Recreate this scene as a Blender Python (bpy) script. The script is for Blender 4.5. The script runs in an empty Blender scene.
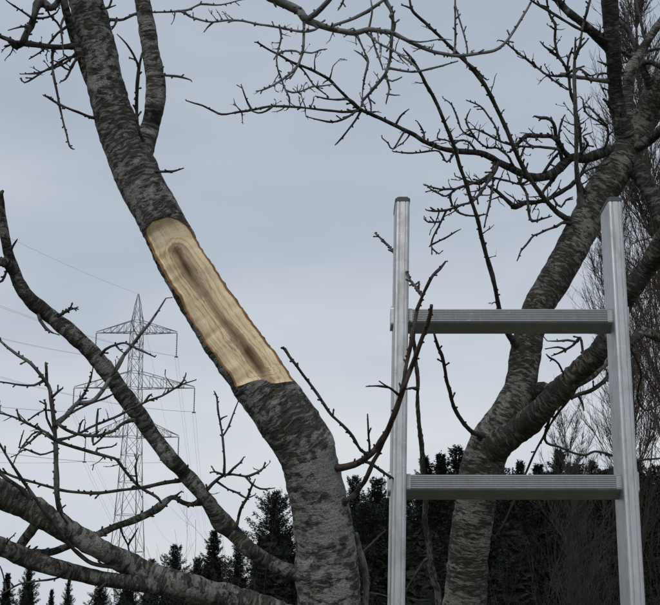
import bpy, math, random
import numpy as np
from mathutils import Vector

random.seed(11)
RNG = np.random.default_rng(11)
scene = bpy.context.scene
R = math.radians

# ------------------------------------------------------------------ camera
F = 1150.0                 # focal length in pixels of a 660 px wide picture
PITCH = R(14.7)
EYE = np.array([0.0, 0.0, 1.6])
cam_d = bpy.data.cameras.new("camera")
cam_d.sensor_fit = 'HORIZONTAL'
cam_d.sensor_width = 36.0
cam_d.lens = 36.0 * F / 660.0
cam_d.clip_start = 0.02
cam_d.clip_end = 20000
cam = bpy.data.objects.new("camera", cam_d)
cam.location = EYE
cam.rotation_euler = (R(90) + PITCH, 0, 0)
scene.collection.objects.link(cam)
scene.camera = cam

# ------------------------------------------------------------------ sky, sun, exposure
SUN_EL, SUN_AZ = R(48), R(200)          # azimuth from +Y towards +X: high behind the camera, veiled by cloud
world = bpy.data.worlds.new("World")
scene.world = world
world.use_nodes = True
wn, wl = world.node_tree.nodes, world.node_tree.links
wn.clear()
w_out = wn.new('ShaderNodeOutputWorld')
w_sky = wn.new('ShaderNodeTexSky'); w_sky.sky_type = 'NISHITA'; w_sky.sun_disc = False
w_sky.sun_elevation = SUN_EL; w_sky.sun_rotation = SUN_AZ
w_b1 = wn.new('ShaderNodeBackground'); w_b1.inputs[1].default_value = 0.08
wl.new(w_sky.outputs[0], w_b1.inputs[0])
w_tc = wn.new('ShaderNodeTexCoord')
w_sep = wn.new('ShaderNodeSeparateXYZ'); wl.new(w_tc.outputs['Generated'], w_sep.inputs[0])
w_n = wn.new('ShaderNodeTexNoise'); w_n.inputs['Scale'].default_value = 3.0; w_n.inputs['Detail'].default_value = 6; w_n.inputs['Roughness'].default_value = 0.45
w_map = wn.new('ShaderNodeMapping'); w_map.inputs['Scale'].default_value = (1.0, 1.0, 3.2)
w_map.inputs['Location'].default_value = (0.3, 0.1, 0.45)
wl.new(w_tc.outputs['Generated'], w_map.inputs[0]); wl.new(w_map.outputs[0], w_n.inputs['Vector'])
w_ma = wn.new('ShaderNodeMath'); w_ma.operation = 'MULTIPLY_ADD'
wl.new(w_n.outputs['Fac'], w_ma.inputs[0]); w_ma.inputs[1].default_value = 0.8
w_ad = wn.new('ShaderNodeMath'); w_ad.operation = 'ADD'; w_ad.inputs[1].default_value = -0.40
wl.new(w_sep.outputs[2], w_ad.inputs[0]); wl.new(w_ad.outputs[0], w_ma.inputs[2])
w_rp = wn.new('ShaderNodeValToRGB'); wl.new(w_ma.outputs[0], w_rp.inputs[0])
el = w_rp.color_ramp.elements
el[0].position = 0.0; el[0].color = (0.70, 0.728, 0.765, 1)
el[1].position = 1.0; el[1].color = (0.44, 0.51, 0.61, 1)
for p_, c_ in ((0.17, (0.59, 0.635, 0.695, 1)), (0.32, (0.488, 0.543, 0.622, 1)), (0.5, (0.422, 0.48, 0.568, 1))):
    e_ = el.new(p_); e_.color = c_
w_b2 = wn.new('ShaderNodeBackground'); w_b2.inputs[1].default_value = 1.0
wl.new(w_rp.outputs[0], w_b2.inputs[0])
w_mx = wn.new('ShaderNodeMixShader'); w_mx.inputs[0].default_value = 0.95
wl.new(w_b1.outputs[0], w_mx.inputs[1]); wl.new(w_b2.outputs[0], w_mx.inputs[2]); wl.new(w_mx.outputs[0], w_out.inputs[0])

sun_d = bpy.data.lights.new("sun", 'SUN')
sun_d.energy = 1.25; sun_d.angle = R(25); sun_d.color = (1.0, 0.97, 0.93)
sun = bpy.data.objects.new("sun", sun_d)
sdir = Vector((math.sin(SUN_AZ) * math.cos(SUN_EL), math.cos(SUN_AZ) * math.cos(SUN_EL), math.sin(SUN_EL)))
sun.rotation_euler = sdir.to_track_quat('Z', 'Y').to_euler()
scene.collection.objects.link(sun)

vs = scene.view_settings
vs.view_transform = 'Standard'; vs.look = 'None'; vs.exposure = 0.0; vs.gamma = 1.0
vs.use_curve_mapping = False

# ------------------------------------------------------------------ geometry helpers
CP, SP = math.cos(PITCH), math.sin(PITCH)


def P(x, y, d):
    """a point seen at picture position (x, y), d metres in front of the camera"""
    cx, cy = (x - 330.0) / F * d, (302.5 - y) / F * d
    return EYE + np.array([cx, d * CP - cy * SP, d * SP + cy * CP])


def pix(p):
    q = np.asarray(p, float) - EYE
    d = q[1] * CP + q[2] * SP
    cy = -q[1] * SP + q[2] * CP
    return 330.0 + F * q[0] / d, 302.5 - F * cy / d, d


def _hash(i, j, k, s):
    h = (i * 374761393 + j * 668265263 + k * 1274126177 + s * 974711) & 0xffffffff
    h = ((h ^ (h >> 13)) * 1274126177) & 0xffffffff
    return ((h ^ (h >> 16)) & 0xffff) / 65535.0


def vnoise(p, s=0):
    p = np.asarray(p, float)
    i = np.floor(p).astype(np.int64); f = p - i
    f = f * f * (3 - 2 * f)
    r = 0
    for a in (0, 1):
        for b in (0, 1):
            for c in (0, 1):
                wgt = (f[..., 0] if a else 1 - f[..., 0]) * (f[..., 1] if b else 1 - f[..., 1]) * (f[..., 2] if c else 1 - f[..., 2])
                r = r + wgt * _hash(i[..., 0] + a, i[..., 1] + b, i[..., 2] + c, s)
    return r * 2 - 1


def make_mesh(name, V, faces, mat, smooth=True, attrs=None):
    me = bpy.data.meshes.new(name)
    me.from_pydata([tuple(v) for v in V], [], faces)
    if mat is not None:
        me.materials.append(mat)
    if attrs:
        for an, (typ, data) in attrs.items():
            at = me.attributes.new(an, typ, 'POINT')
            at.data.foreach_set('vector' if typ == 'FLOAT_VECTOR' else 'value', np.asarray(data, dtype=np.float32).ravel())
    if smooth:
        me.polygons.foreach_set('use_smooth', [True] * len(me.polygons))
    me.update()
    return me


def link(name, me, parent=None):
    o = bpy.data.objects.new(name, me)
    scene.collection.objects.link(o)
    if parent is not None:
        o.parent = parent
        o.matrix_parent_inverse = parent.matrix_world.inverted() if False else o.matrix_parent_inverse
    return o


def tag(o, label=None, cat=None, group=None, kind=None):
    for k_, v_ in (("label", label), ("category", cat), ("group", group), ("kind", kind)):
        if v_:
            o[k_] = v_
    return o


def empty(name, label, cat, group=None):
    o = bpy.data.objects.new(name, None)
    o.empty_display_size = 0.2
    scene.collection.objects.link(o)
    return tag(o, label, cat, group)


def catmull(pts, rad, step):
    pts = np.asarray(pts, float); rad = np.asarray(rad, float)
    if len(pts) == 2:
        n = max(2, int(np.linalg.norm(pts[1] - pts[0]) / step) + 1)
        t = np.linspace(0, 1, n)[:, None]
        return pts[0] * (1 - t) + pts[1] * t, rad[0] * (1 - t[:, 0]) + rad[1] * t[:, 0]
    e0, e1 = 2 * pts[0] - pts[1], 2 * pts[-1] - pts[-2]
    q = np.vstack([e0, pts, e1])
    OP, OR = [], []
    for i in range(1, len(q) - 2):
        L = np.linalg.norm(q[i + 1] - q[i])
        n = max(2, int(math.ceil(L / step)))
        t = np.linspace(0, 1, n, endpoint=False)[:, None]
        p0, p1, p2, p3 = q[i - 1], q[i], q[i + 1], q[i + 2]
        OP.append(0.5 * ((2 * p1) + (p2 - p0) * t + (2 * p0 - 5 * p1 + 4 * p2 - p3) * t ** 2 + (3 * p1 - p0 - 3 * p2 + p3) * t ** 3))
        OR.append(rad[i - 1] * (1 - t[:, 0]) + rad[i] * t[:, 0])
    OP.append(pts[-1:]); OR.append(rad[-1:])
    return np.vstack(OP), np.concatenate(OR)


def frames(C):
    T = np.gradient(C, axis=0)
    T /= np.linalg.norm(T, axis=1)[:, None] + 1e-12
    up = np.array([0.3, 1.0, 0.2]); n = np.cross(T[0], up)
    if np.linalg.norm(n) < 1e-3:
        n = np.cross(T[0], [1, 0, 0])
    n /= np.linalg.norm(n)
    N = [n]
    for i in range(1, len(C)):
        n = N[-1] - T[i] * np.dot(N[-1], T[i])
        n /= np.linalg.norm(n) + 1e-12
        N.append(n)
    N = np.array(N)
    return T, N, np.cross(T, N)


class Geo:
    """collects tubes and other pieces of ONE part"""
    def __init__(self):
        self.V = []; self.F = []; self.K = []; self.n = 0

    def add(self, V, Fc, K=None):
        V = np.asarray(V, float)
        self.V.append(V); self.K.append(V if K is None else np.asarray(K, float))
        self.F += [tuple(i + self.n for i in f) for f in Fc]
        self.n += len(V)

    def tube(self, C, r, seg=8, rough=0.0, freq=60, seed=0, cap=True):
        T, N, B = frames(C)
        n = len(C)
        s = np.concatenate([[0], np.cumsum(np.linalg.norm(np.diff(C, axis=0), axis=1))])
        a = np.linspace(0, 2 * math.pi, seg, endpoint=False)
        ca, sa = np.cos(a), np.sin(a)
        D = N[:, None, :] * ca[None, :, None] + B[:, None, :] * sa[None, :, None]
        rm = float(np.mean(r))
        K = np.stack([np.broadcast_to(ca * rm, (n, seg)), np.broadcast_to(sa * rm, (n, seg)), np.broadcast_to((s + seed * 3.1)[:, None], (n, seg))], -1)
        rr = np.broadcast_to(np.asarray(r)[:, None], (n, seg)).copy()
        if rough:
            rr = rr * (1 + rough * (vnoise(K * freq, seed) + 0.6 * vnoise(K * freq * 2.3, seed + 5)))
            rr = rr * (1 + rough * 0.9 * vnoise(np.stack([s * freq * 0.35, s * 0, s * 0 + seed], -1), seed + 9))[:, None]
        V = (C[:, None, :] + D * rr[..., None]).reshape(-1, 3)
        Fc = []
        for i in range(n - 1):
            b0, b1 = i * seg, (i + 1) * seg
            for j in range(seg):
                k = (j + 1) % seg
                Fc.append((b0 + j, b0 + k, b1 + k, b1 + j))
        if cap:
            Fc.append(tuple(range(seg - 1, -1, -1)))
            Fc.append(tuple((n - 1) * seg + j for j in range(seg)))
        self.add(V, Fc, K.reshape(-1, 3))

    def spike(self, p, d, L, r, seg=5):
        """a bud or spur: a small swollen cone"""
        d = d / (np.linalg.norm(d) + 1e-9)
        C = np.array([p, p + d * L * 0.55, p + d * L * 0.8, p + d * L])
        self.tube(C, np.array([r, r * 0.8, r * 1.15, r * 0.35]), seg)

    def box(self, c, ax, ay, az):
        c = np.asarray(c, float)
        V = [c + sx * ax + sy * ay + sz * az for sz in (-1, 1) for sy in (-1, 1) for sx in (-1, 1)]
        self.add(V, [(0, 2, 3, 1), (4, 5, 7, 6), (0, 1, 5, 4), (2, 6, 7, 3), (0, 4, 6, 2), (1, 3, 7, 5)])

    def bar(self, a, b, r, seg=4):
        self.tube(np.array([a, b], float), np.array([r, r]), seg)

    def mesh(self, name, mat, smooth=True):
        return make_mesh(name, np.vstack(self.V), self.F, mat, smooth, {"bk": ('FLOAT_VECTOR', np.vstack(self.K))})

    def obj(self, name, mat, parent=None, smooth=True):
        return link(name, self.mesh(name, mat, smooth), parent)


# ------------------------------------------------------------------ materials
def mat(name):
    m = bpy.data.materials.new(name); m.use_nodes = True
    nt = m.node_tree
    return m, nt.nodes, nt.links, nt.nodes['Principled BSDF']


def noise(n, l, vec, scale, detail=4, rough=0.55, dist=0.0):
    t = n.new('ShaderNodeTexNoise'); t.inputs['Scale'].default_value = scale
    t.inputs['Detail'].default_value = detail; t.inputs['Roughness'].default_value = rough
    t.inputs['Distortion'].default_value = dist
    if vec is not None:
        l.new(vec, t.inputs['Vector'])
    return t.outputs['Fac']


def ramp(n, l, fac, stops):
    r_ = n.new('ShaderNodeValToRGB')
    l.new(fac, r_.inputs[0])
    e = r_.color_ramp.elements
    e[0].position, e[1].position = stops[0][0], stops[-1][0]
    def c4(c):
        return (c, c, c, 1) if isinstance(c, (int, float)) else (*c, 1)
    e[0].color, e[1].color = c4(stops[0][1]), c4(stops[-1][1])
    for p_, c_ in stops[1:-1]:
        q = e.new(p_); q.color = c4(c_)
    return r_.outputs[0]


def mixc(n, l, fac, a, b, mode='MIX'):
    m = n.new('ShaderNodeMix'); m.data_type = 'RGBA'; m.blend_type = mode
    for sock, v in ((m.inputs['Factor'], fac), (m.inputs['A'], a), (m.inputs['B'], b)):
        if isinstance(v, (int, float)):
            sock.default_value = v
        elif isinstance(v, tuple):
            sock.default_value = (*v, 1)
        else:
            l.new(v, sock)
    return m.outputs['Result']


def attr(n, name):
    a = n.new('ShaderNodeAttribute'); a.attribute_name = name
    return a


def vscale(n, l, vec, sc):
    m = n.new('ShaderNodeMapping'); m.inputs['Scale'].default_value = sc
    l.new(vec, m.inputs[0])
    return m.outputs[0]


def bump(n, l, b, height, strength, dist):
    u = n.new('ShaderNodeBump'); u.inputs['Strength'].default_value = strength; u.inputs['Distance'].default_value = dist
    l.new(height, u.inputs['Height']); l.new(u.outputs[0], b.inputs['Normal'])


def bark_material(name, dark, mid, light, light_amt, moss=0.2, sc=1.0, zs=1.9, dash=0.5, young=None):
    m, n, l, b = mat(name)
    v = attr(n, 'bk').outputs['Vector']
    wv = n.new('ShaderNodeTexNoise'); wv.inputs['Scale'].default_value = 30 * sc; wv.inputs['Detail'].default_value = 3
    l.new(v, wv.inputs['Vector'])
    va_ = n.new('ShaderNodeVectorMath'); va_.operation = 'MULTIPLY_ADD'
    l.new(wv.outputs['Color'], va_.inputs[0]); va_.inputs[1].default_value = (0.012, 0.012, 0.012); l.new(v, va_.inputs[2])
    vw = va_.outputs[0]                                    # gently warped bark coordinates
    plates = noise(n, l, vscale(n, l, vw, (40 * sc, 40 * sc, 40 * zs * sc)), 1.0, 5, 0.60, 0.0)     # pale lichen plates
    lent = noise(n, l, vscale(n, l, vw, (55 * sc, 55 * sc, 210 * sc)), 1.0, 4, 0.6, 0.0)           # fine cross streaks
    dashes = noise(n, l, vscale(n, l, vw, (34 * sc, 34 * sc, 190 * sc)), 1.0, 2, 0.5, 0.0)         # pale lenticel dashes
    bands = noise(n, l, vscale(n, l, vw, (8 * sc, 8 * sc, 48 * sc)), 1.0, 3, 0.55, 0.0)            # dark girdles
    broad = noise(n, l, vscale(n, l, v, (7 * sc, 7 * sc, 9 * sc)), 1.0, 2, 0.5, 0.0)
    fine = noise(n, l, v, 300 * sc, 4, 0.65)
    base = mixc(n, l, ramp(n, l, lent, ((0.36, 0.0), (0.64, 1.0))), dark, mid)
    dz = dashes
    if young:                                              # younger, smoother bark higher up: fewer plates, more lenticel dashes
        sz = n.new('ShaderNodeSeparateXYZ'); l.new(v, sz.inputs[0])
        yg = n.new('ShaderNodeMapRange'); l.new(sz.outputs[2], yg.inputs['Value'])
        yg.inputs['From Min'].default_value, yg.inputs['From Max'].default_value = young
        yo = n.new('ShaderNodeMath'); yo.operation = 'MULTIPLY_ADD'
        l.new(yg.outputs[0], yo.inputs[0]); yo.inputs[1].default_value = 0.045; l.new(dashes, yo.inputs[2])
        dz = yo.outputs[0]
    ds = ramp(n, l, dz, ((0.56, 0.0), (0.63, dash)))
    base = mixc(n, l, ds, base, tuple(c * 0.8 for c in light))
    sh = n.new('ShaderNodeMath'); sh.operation = 'MULTIPLY_ADD'
    l.new(broad, sh.inputs[0]); sh.inputs[1].default_value = 0.75
    l.new(plates, sh.inputs[2])
    sh2 = n.new('ShaderNodeMath'); sh2.operation = 'MULTIPLY_ADD'
    l.new(bands, sh2.inputs[0]); sh2.inputs[1].default_value = 0.5; l.new(sh.outputs[0], sh2.inputs[2])
    sh3 = n.new('ShaderNodeMath'); sh3.operation = 'MULTIPLY'; sh3.inputs[1].default_value = 0.5
    l.new(sh2.outputs[0], sh3.inputs[0])
    if young:
        yp = n.new('ShaderNodeMath'); yp.operation = 'MULTIPLY_ADD'
        l.new(yg.outputs[0], yp.inputs[0]); yp.inputs[1].default_value = -0.038; l.new(sh3.outputs[0], yp.inputs[2])
        sh3 = yp
    t = 0.5625 - 0.5 * light_amt
    pm = ramp(n, l, sh3.outputs[0], ((t - 0.022, 0.0), (t + 0.032, 1.0)))
    lightc = mixc(n, l, ramp(n, l, fine, ((0.35, 0.0), (0.65, 1.0))), tuple(c * 0.62 for c in light), light)
    mot = noise(n, l, vw, 95 * sc, 5, 0.7)
    lightc = mixc(n, l, ramp(n, l, mot, ((0.45, 0.0), (0.62, 0.55))), lightc, tuple(0.5 * (a_ + b_) for a_, b_ in zip(mid, light)))
    lightc = mixc(n, l, ramp(n, l, mot, ((0.33, 0.6), (0.41, 0.0))), lightc, mid)
    c1 = mixc(n, l, pm, base, lightc)
    mm = ramp(n, l, noise(n, l, v, 48 * sc, 5, 0.65), ((0.55, 0.0), (0.70, moss)))
    c2 = mixc(n, l, mm, c1, (0.060, 0.058, 0.034))
    spk = ramp(n, l, fine, ((0.3, 0.55), (0.55, 1.0)))
    c3 = mixc(n, l, 0.42, c2, spk, 'MULTIPLY')
    cr = ramp(n, l, noise(n, l, vscale(n, l, vw, (30 * sc, 30 * sc, 330 * sc)), 1.0, 3, 0.6, 0.0), ((0.33, 0.25), (0.42, 1.0)))
    c4 = mixc(n, l, 0.75, c3, cr, 'MULTIPLY')
    l.new(c4, b.inputs['Base Color'])
    b.inputs['Roughness'].default_value = 0.9
    b.inputs['Specular IOR Level'].default_value = 0.2
    hs = n.new('ShaderNodeMath'); hs.operation = 'MULTIPLY_ADD'
    l.new(pm, hs.inputs[0]); hs.inputs[1].default_value = 0.35; l.new(fine, hs.inputs[2])
    hs2 = n.new('ShaderNodeMath'); hs2.operation = 'MULTIPLY_ADD'
    l.new(lent, hs2.inputs[0]); hs2.inputs[1].default_value = 1.1; l.new(hs.outputs[0], hs2.inputs[2])
    bump(n, l, b, hs2.outputs[0], 1.0, 0.004)
    return m


BARK_MAIN = bark_material("bark_main", (0.034, 0.030, 0.025), (0.11, 0.102, 0.090), (0.36, 0.35, 0.32), -0.02, 0.55, 1.25, 2.1, 0.6)
BARK_TRUNK = bark_material("bark_trunk", (0.034, 0.030, 0.025), (0.100, 0.094, 0.085), (0.395, 0.39, 0.365), 0.005, 0.45, 1.25, 1.7, 0.6, (1.75, 2.35))
BARK_LIMB = bark_material("bark_limb", (0.030, 0.027, 0.023), (0.085, 0.080, 0.070), (0.33, 0.325, 0.30), -0.03, 0.5, 1.7)
BARK_BACK = bark_material("bark_back", (0.027, 0.024, 0.021), (0.078, 0.072, 0.060), (0.32, 0.31, 0.275), -0.05, 0.7, 1.25, 3.2, 0.7)
BARK_BLIMB = bark_material("bark_back_limb", (0.024, 0.021, 0.018), (0.066, 0.060, 0.051), (0.25, 0.245, 0.22), -0.09, 0.6, 1.35, 3.0, 0.6)
BARK_DARK = bark_material("bark_dark", (0.022, 0.020, 0.018), (0.06, 0.056, 0.050), (0.22, 0.22, 0.205), -0.11, 0.3, 1.3)


def twig_material(name, c0, c1, rough=0.75):
    m, n, l, b = mat(name)
    v = attr(n, 'bk').outputs['Vector']
    f = noise(n, l, vscale(n, l, v, (200, 200, 90)), 1.0, 4, 0.6)
    l.new(mixc(n, l, ramp(n, l, f, ((0.35, 0.0), (0.65, 1.0))), c0, c1), b.inputs['Base Color'])
    b.inputs['Roughness'].default_value = rough
    b.inputs['Specular IOR Level'].default_value = 0.25
    bump(n, l, b, f, 0.5, 0.002)
    return m


TWIG = twig_material("twig_grey", (0.030, 0.027, 0.025), (0.085, 0.079, 0.072))
TWIG_PALE = twig_material("twig_pale", (0.06, 0.056, 0.052), (0.17, 0.165, 0.155))
TWIG_BLACK = twig_material("twig_black", (0.028, 0.025, 0.023), (0.072, 0.066, 0.060))
TWIG_HAZED = twig_material("twig_hazed", (0.095, 0.093, 0.09), (0.20, 0.197, 0.19))  # twig grey lightened: flare haze over the overhead limb painted into its colour
TWIG_BROWN = twig_material("twig_brown", (0.027, 0.019, 0.016), (0.072, 0.051, 0.042), 0.6)
TWIG_FAR = twig_material("twig_far", (0.040, 0.030, 0.024), (0.095, 0.073, 0.057))
TWIG_SHRUB = twig_material("twig_shrub", (0.014, 0.011, 0.009), (0.034, 0.027, 0.021))


def wood_material():
    m, n, l, b = mat("bare_wood")
    uv = attr(n, 'wd').outputs['Vector']       # x across in metres from the grain axis, y along, z distance to the bark edge
    sep = n.new('ShaderNodeSeparateXYZ'); l.new(uv, sep.inputs[0])
    vv = vscale(n, l, uv, (90, 11, 0))
    g = noise(n, l, vv, 1.0, 5, 0.6, 0.6)
    big = noise(n, l, vscale(n, l, uv, (42, 11, 0)), 1.0, 4, 0.55, 0.5)
    # grain axis distance, wobbled
    ax = attr(n, 'heart')
    w1 = n.new('ShaderNodeMath'); w1.operation = 'MULTIPLY_ADD'
    l.new(big, w1.inputs[0]); w1.inputs[1].default_value = 0.024; l.new(ax.outputs['Fac'], w1.inputs[2])
    w2 = n.new('ShaderNodeMath'); w2.operation = 'MULTIPLY_ADD'
    l.new(g, w2.inputs[0]); w2.inputs[1].default_value = 0.009; l.new(w1.outputs[0], w2.inputs[2])
    fib = noise(n, l, vscale(n, l, uv, (330, 9, 0)), 1.0, 3, 0.6, 0.3)
    w3 = n.new('ShaderNodeMath'); w3.operation = 'MULTIPLY_ADD'
    l.new(fib, w3.inputs[0]); w3.inputs[1].default_value = 0.008; l.new(w2.outputs[0], w3.inputs[2])
    w4 = n.new('ShaderNodeMath'); w4.operation = 'ADD'; w4.inputs[1].default_value = -0.004
    l.new(w3.outputs[0], w4.inputs[0])
    k = 1 / 0.05
    sc_ = n.new('ShaderNodeMath'); sc_.operation = 'MULTIPLY'; sc_.inputs[1].default_value = k
    l.new(w4.outputs[0], sc_.inputs[0])
    col = ramp(n, l, sc_.outputs[0], ((0.28, (0.11, 0.066, 0.036)), (0.33, (0.22, 0.145, 0.082)), (0.39, (0.32, 0.225, 0.135)), (0.46, (0.43, 0.315, 0.195)), (0.485, (0.31, 0.215, 0.125)),
                                      (0.51, (0.66, 0.50, 0.31)), (0.58, (0.82, 0.64, 0.405)), (0.61, (0.47, 0.325, 0.185)),
                                      (0.64, (0.80, 0.62, 0.39)), (0.72, (0.85, 0.665, 0.415)), (0.76, (0.58, 0.415, 0.235)), (0.80, (0.82, 0.64, 0.405)), (0.9, (0.85, 0.68, 0.44))))
    # growth rings laid open as nested loops
    wv = n.new('ShaderNodeMath'); wv.operation = 'MULTIPLY'; wv.inputs[1].default_value = 1500.0; l.new(w2.outputs[0], wv.inputs[0])
    si = n.new('ShaderNodeMath'); si.operation = 'SINE'; l.new(wv.outputs[0], si.inputs[0])
    rg = ramp(n, l, si.outputs[0], ((0.0, 1.0), (0.8, 0.96), (1.0, 0.72)))
    col = mixc(n, l, ramp(n, l, big, ((0.35, 0.1), (0.65, 0.85))), col, mixc(n, l, 1.0, col, rg, 'MULTIPLY'))
    st = ramp(n, l, g, ((0.28, 0.55), (0.5, 1.0)))
    col = mixc(n, l, 0.35, col, st, 'MULTIPLY')
    tp = attr(n, 'alongt')
    arc = ramp(n, l, sc_.outputs[0], ((0.50, 0.0), (0.55, 0.75), (0.60, 0.85), (0.66, 0.0)))
    am_ = n.new('ShaderNodeMath'); am_.operation = 'MULTIPLY'
    l.new(arc, am_.inputs[0]); l.new(ramp(n, l, tp.outputs['Fac'], ((0.55, 0.0), (0.86, 1.0))), am_.inputs[1])
    col = mixc(n, l, am_.outputs[0], col, (0.36, 0.265, 0.17))
    # a few dark checks
    ck = ramp(n, l, noise(n, l, vscale(n, l, uv, (170, 5, 0)), 1.0, 3, 0.6, 0.8), ((0.29, 0.25), (0.33, 1.0)))
    col = mixc(n, l, 0.6, col, ck, 'MULTIPLY')
    # blotches of stain, greyish
    bl = ramp(n, l, noise(n, l, vscale(n, l, uv, (60, 30, 0)), 1.0, 4, 0.6), ((0.60, 0.0), (0.78, 0.3)))
    col = mixc(n, l, bl, col, (0.30, 0.22, 0.14))
    # orange cambium rim
    en = n.new('ShaderNodeMath'); en.operation = 'MULTIPLY_ADD'
    l.new(big, en.inputs[0]); en.inputs[1].default_value = -0.0060; l.new(sep.outputs[2], en.inputs[2])
    es = n.new('ShaderNodeMath'); es.operation = 'MULTIPLY'; es.inputs[1].default_value = 100.0; e2 = n.new('ShaderNodeMath'); e2.operation = 'ADD'; e2.inputs[1].default_value = 0.0010; l.new(en.outputs[0], e2.inputs[0]); l.new(e2.outputs[0], es.inputs[0])
    rim = ramp(n, l, es.outputs[0], ((0.0, (0.26, 0.13, 0.055)), (0.10, (0.50, 0.26, 0.105)), (0.20, (0.66, 0.45, 0.23)), (0.4, (0.72, 0.56, 0.35))))
    rf = ramp(n, l, es.outputs[0], ((-0.0, 1.0), (0.20, 0.0)))
    col = mixc(n, l, rf, col, rim)
    l.new(col, b.inputs['Base Color'])
    b.inputs['Roughness'].default_value = 0.62
    b.inputs['Specular IOR Level'].default_value = 0.3
    hb = n.new('ShaderNodeMath'); hb.operation = 'MULTIPLY_ADD'
    l.new(fib, hb.inputs[0]); hb.inputs[1].default_value = 0.8; l.new(g, hb.inputs[2])
    bump(n, l, b, hb.outputs[0], 0.6, 0.003)
    return m


WOOD = wood_material()


def metal_material(name="aluminium", k=0.93, rgh=0.42):
    m, n, l, b = mat(name)
    tc = n.new('ShaderNodeTexCoord').outputs['Object']
    st = noise(n, l, vscale(n, l, tc, (260, 260, 9)), 1.0, 4, 0.6)
    bl = noise(n, l, tc, 38, 5, 0.65)
    sp = noise(n, l, tc, 210, 2, 0.5)
    drt = noise(n, l, vscale(n, l, tc, (30, 30, 12)), 1.0, 6, 0.7, 0.4)
    scr = noise(n, l, vscale(n, l, tc, (60, 60, 500)), 1.0, 2, 0.5, 0.0)
    c = mixc(n, l, ramp(n, l, st, ((0.35, 0.0), (0.65, 1.0))), tuple(k * q for q in (0.50, 0.505, 0.51)), tuple(k * q for q in (0.56, 0.565, 0.57)))
    c = mixc(n, l, ramp(n, l, bl, ((0.5, 0.0), (0.68, 0.35))), c, (0.30, 0.30, 0.29))
    c = mixc(n, l, ramp(n, l, sp, ((0.71, 0.0), (0.77, 0.6))), c, (0.18, 0.17, 0.16))
    c = mixc(n, l, ramp(n, l, drt, ((0.50, 0.0), (0.62, 0.55))), c, (0.33, 0.32, 0.30))
    c = mixc(n, l, ramp(n, l, scr, ((0.66, 0.0), (0.72, 0.5))), c, (0.70, 0.71, 0.72))
    l.new(c, b.inputs['Base Color'])
    l.new(ramp(n, l, drt, ((0.50, 0.92), (0.66, 0.55))), b.inputs['Metallic'])
    l.new(ramp(n, l, bl, ((0.3, rgh), (0.7, rgh + 0.14))), b.inputs['Roughness'])
    bump(n, l, b, st, 0.12, 0.001)
    return m


ALU = metal_material()
ALU_WORN = metal_material("aluminium_worn", 0.66, 0.44)


def plain(name, c0, c1, scale, rough=0.6, metallic=0.0, bumpd=0.0):
    m, n, l, b = mat(name)
    tc = n.new('ShaderNodeTexCoord').outputs['Object']
    f = noise(n, l, tc, scale, 4, 0.6)
    l.new(mixc(n, l, f, c0, c1), b.inputs['Base Color'])
    b.inputs['Roughness'].default_value = rough; b.inputs['Metallic'].default_value = metallic
    if bumpd:
        bump(n, l, b, f, 0.6, bumpd)
    return m


PLASTIC = plain("black_plastic", (0.04, 0.045, 0.047), (0.075, 0.08, 0.083), 120, 0.55)
STEEL = plain("galvanised_steel", (0.25, 0.27, 0.28), (0.34, 0.36, 0.37), 0.8, 0.6, 0.2)
CABLE = plain("cable", (0.16, 0.17, 0.18), (0.22, 0.23, 0.24), 0.3, 0.5, 0.3)
GLASSY = plain("insulator_glaze", (0.09, 0.10, 0.10), (0.15, 0.16, 0.16), 2.0, 0.35)
NEEDLE = plain("conifer_needles", (0.007, 0.011, 0.007), (0.015, 0.022, 0.013), 1.3, 0.8)
NEEDLE2 = plain("conifer_needles_blue", (0.006, 0.010, 0.008), (0.013, 0.019, 0.014), 1.1, 0.8)
CONE_BARK = plain("conifer_bark", (0.035, 0.026, 0.020), (0.07, 0.055, 0.045), 9, 0.9)


def ground_material():
    m, n, l, b = mat("meadow")
    tc = n.new('ShaderNodeTexCoord').outputs['Object']
    a = noise(n, l, tc, 0.6, 6, 0.65); c = noise(n, l, tc, 22, 5, 0.7)
    col = mixc(n, l, ramp(n, l, a, ((0.35, 0.0), (0.65, 1.0))), (0.045, 0.062, 0.022), (0.085, 0.082, 0.038))
    col = mixc(n, l, ramp(n, l, c, ((0.4, 0.0), (0.7, 0.8))), col, (0.10, 0.085, 0.05))
    l.new(col, b.inputs['Base Color']); b.inputs['Roughness'].default_value = 0.95
    bump(n, l, b, c, 0.8, 0.03)
    return m


# ------------------------------------------------------------------ ground
def build_ground():
    g = np.unique(np.concatenate([-np.geomspace(6, 6000, 40), np.linspace(-6, 6, 61), np.geomspace(6, 6000, 40)]))
    X, Y = np.meshgrid(g, g, indexing='ij')
    D = np.hypot(X, Y)
    Z = 0.03 * vnoise(np.stack([X * 0.9, Y * 0.9, X * 0], -1), 3) * np.clip(2.5 / np.maximum(D - 1, 0.5), 0, 1)
    Z = Z - 0.035 * np.clip(D - 12, 0, 160) * 1.0        # the plot lies on a low rise
    V = np.stack([X, Y, Z], -1).reshape(-1, 3)
    n = len(g)
    Fc = [(i * n + j, (i + 1) * n + j, (i + 1) * n + j + 1, i * n + j + 1) for i in range(n - 1) for j in range(n - 1)]
    o = link("ground", make_mesh("ground", V, Fc, ground_material()))
    tag(o, "rough winter grass sloping away below the trees", None, None, "structure")


def ground_z(x, y):
    return -0.035 * min(max(math.hypot(x, y) - 12, 0), 160)


build_ground()

# ------------------------------------------------------------------ branches traced as real limbs in space
class Limb:
    __slots__ = ("C", "r", "px", "ob", "lvl", "branch")


TREES = {}


def parse(s):
    return [tuple(float(v) for v in q.split(',')) for q in s.split()]


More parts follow.
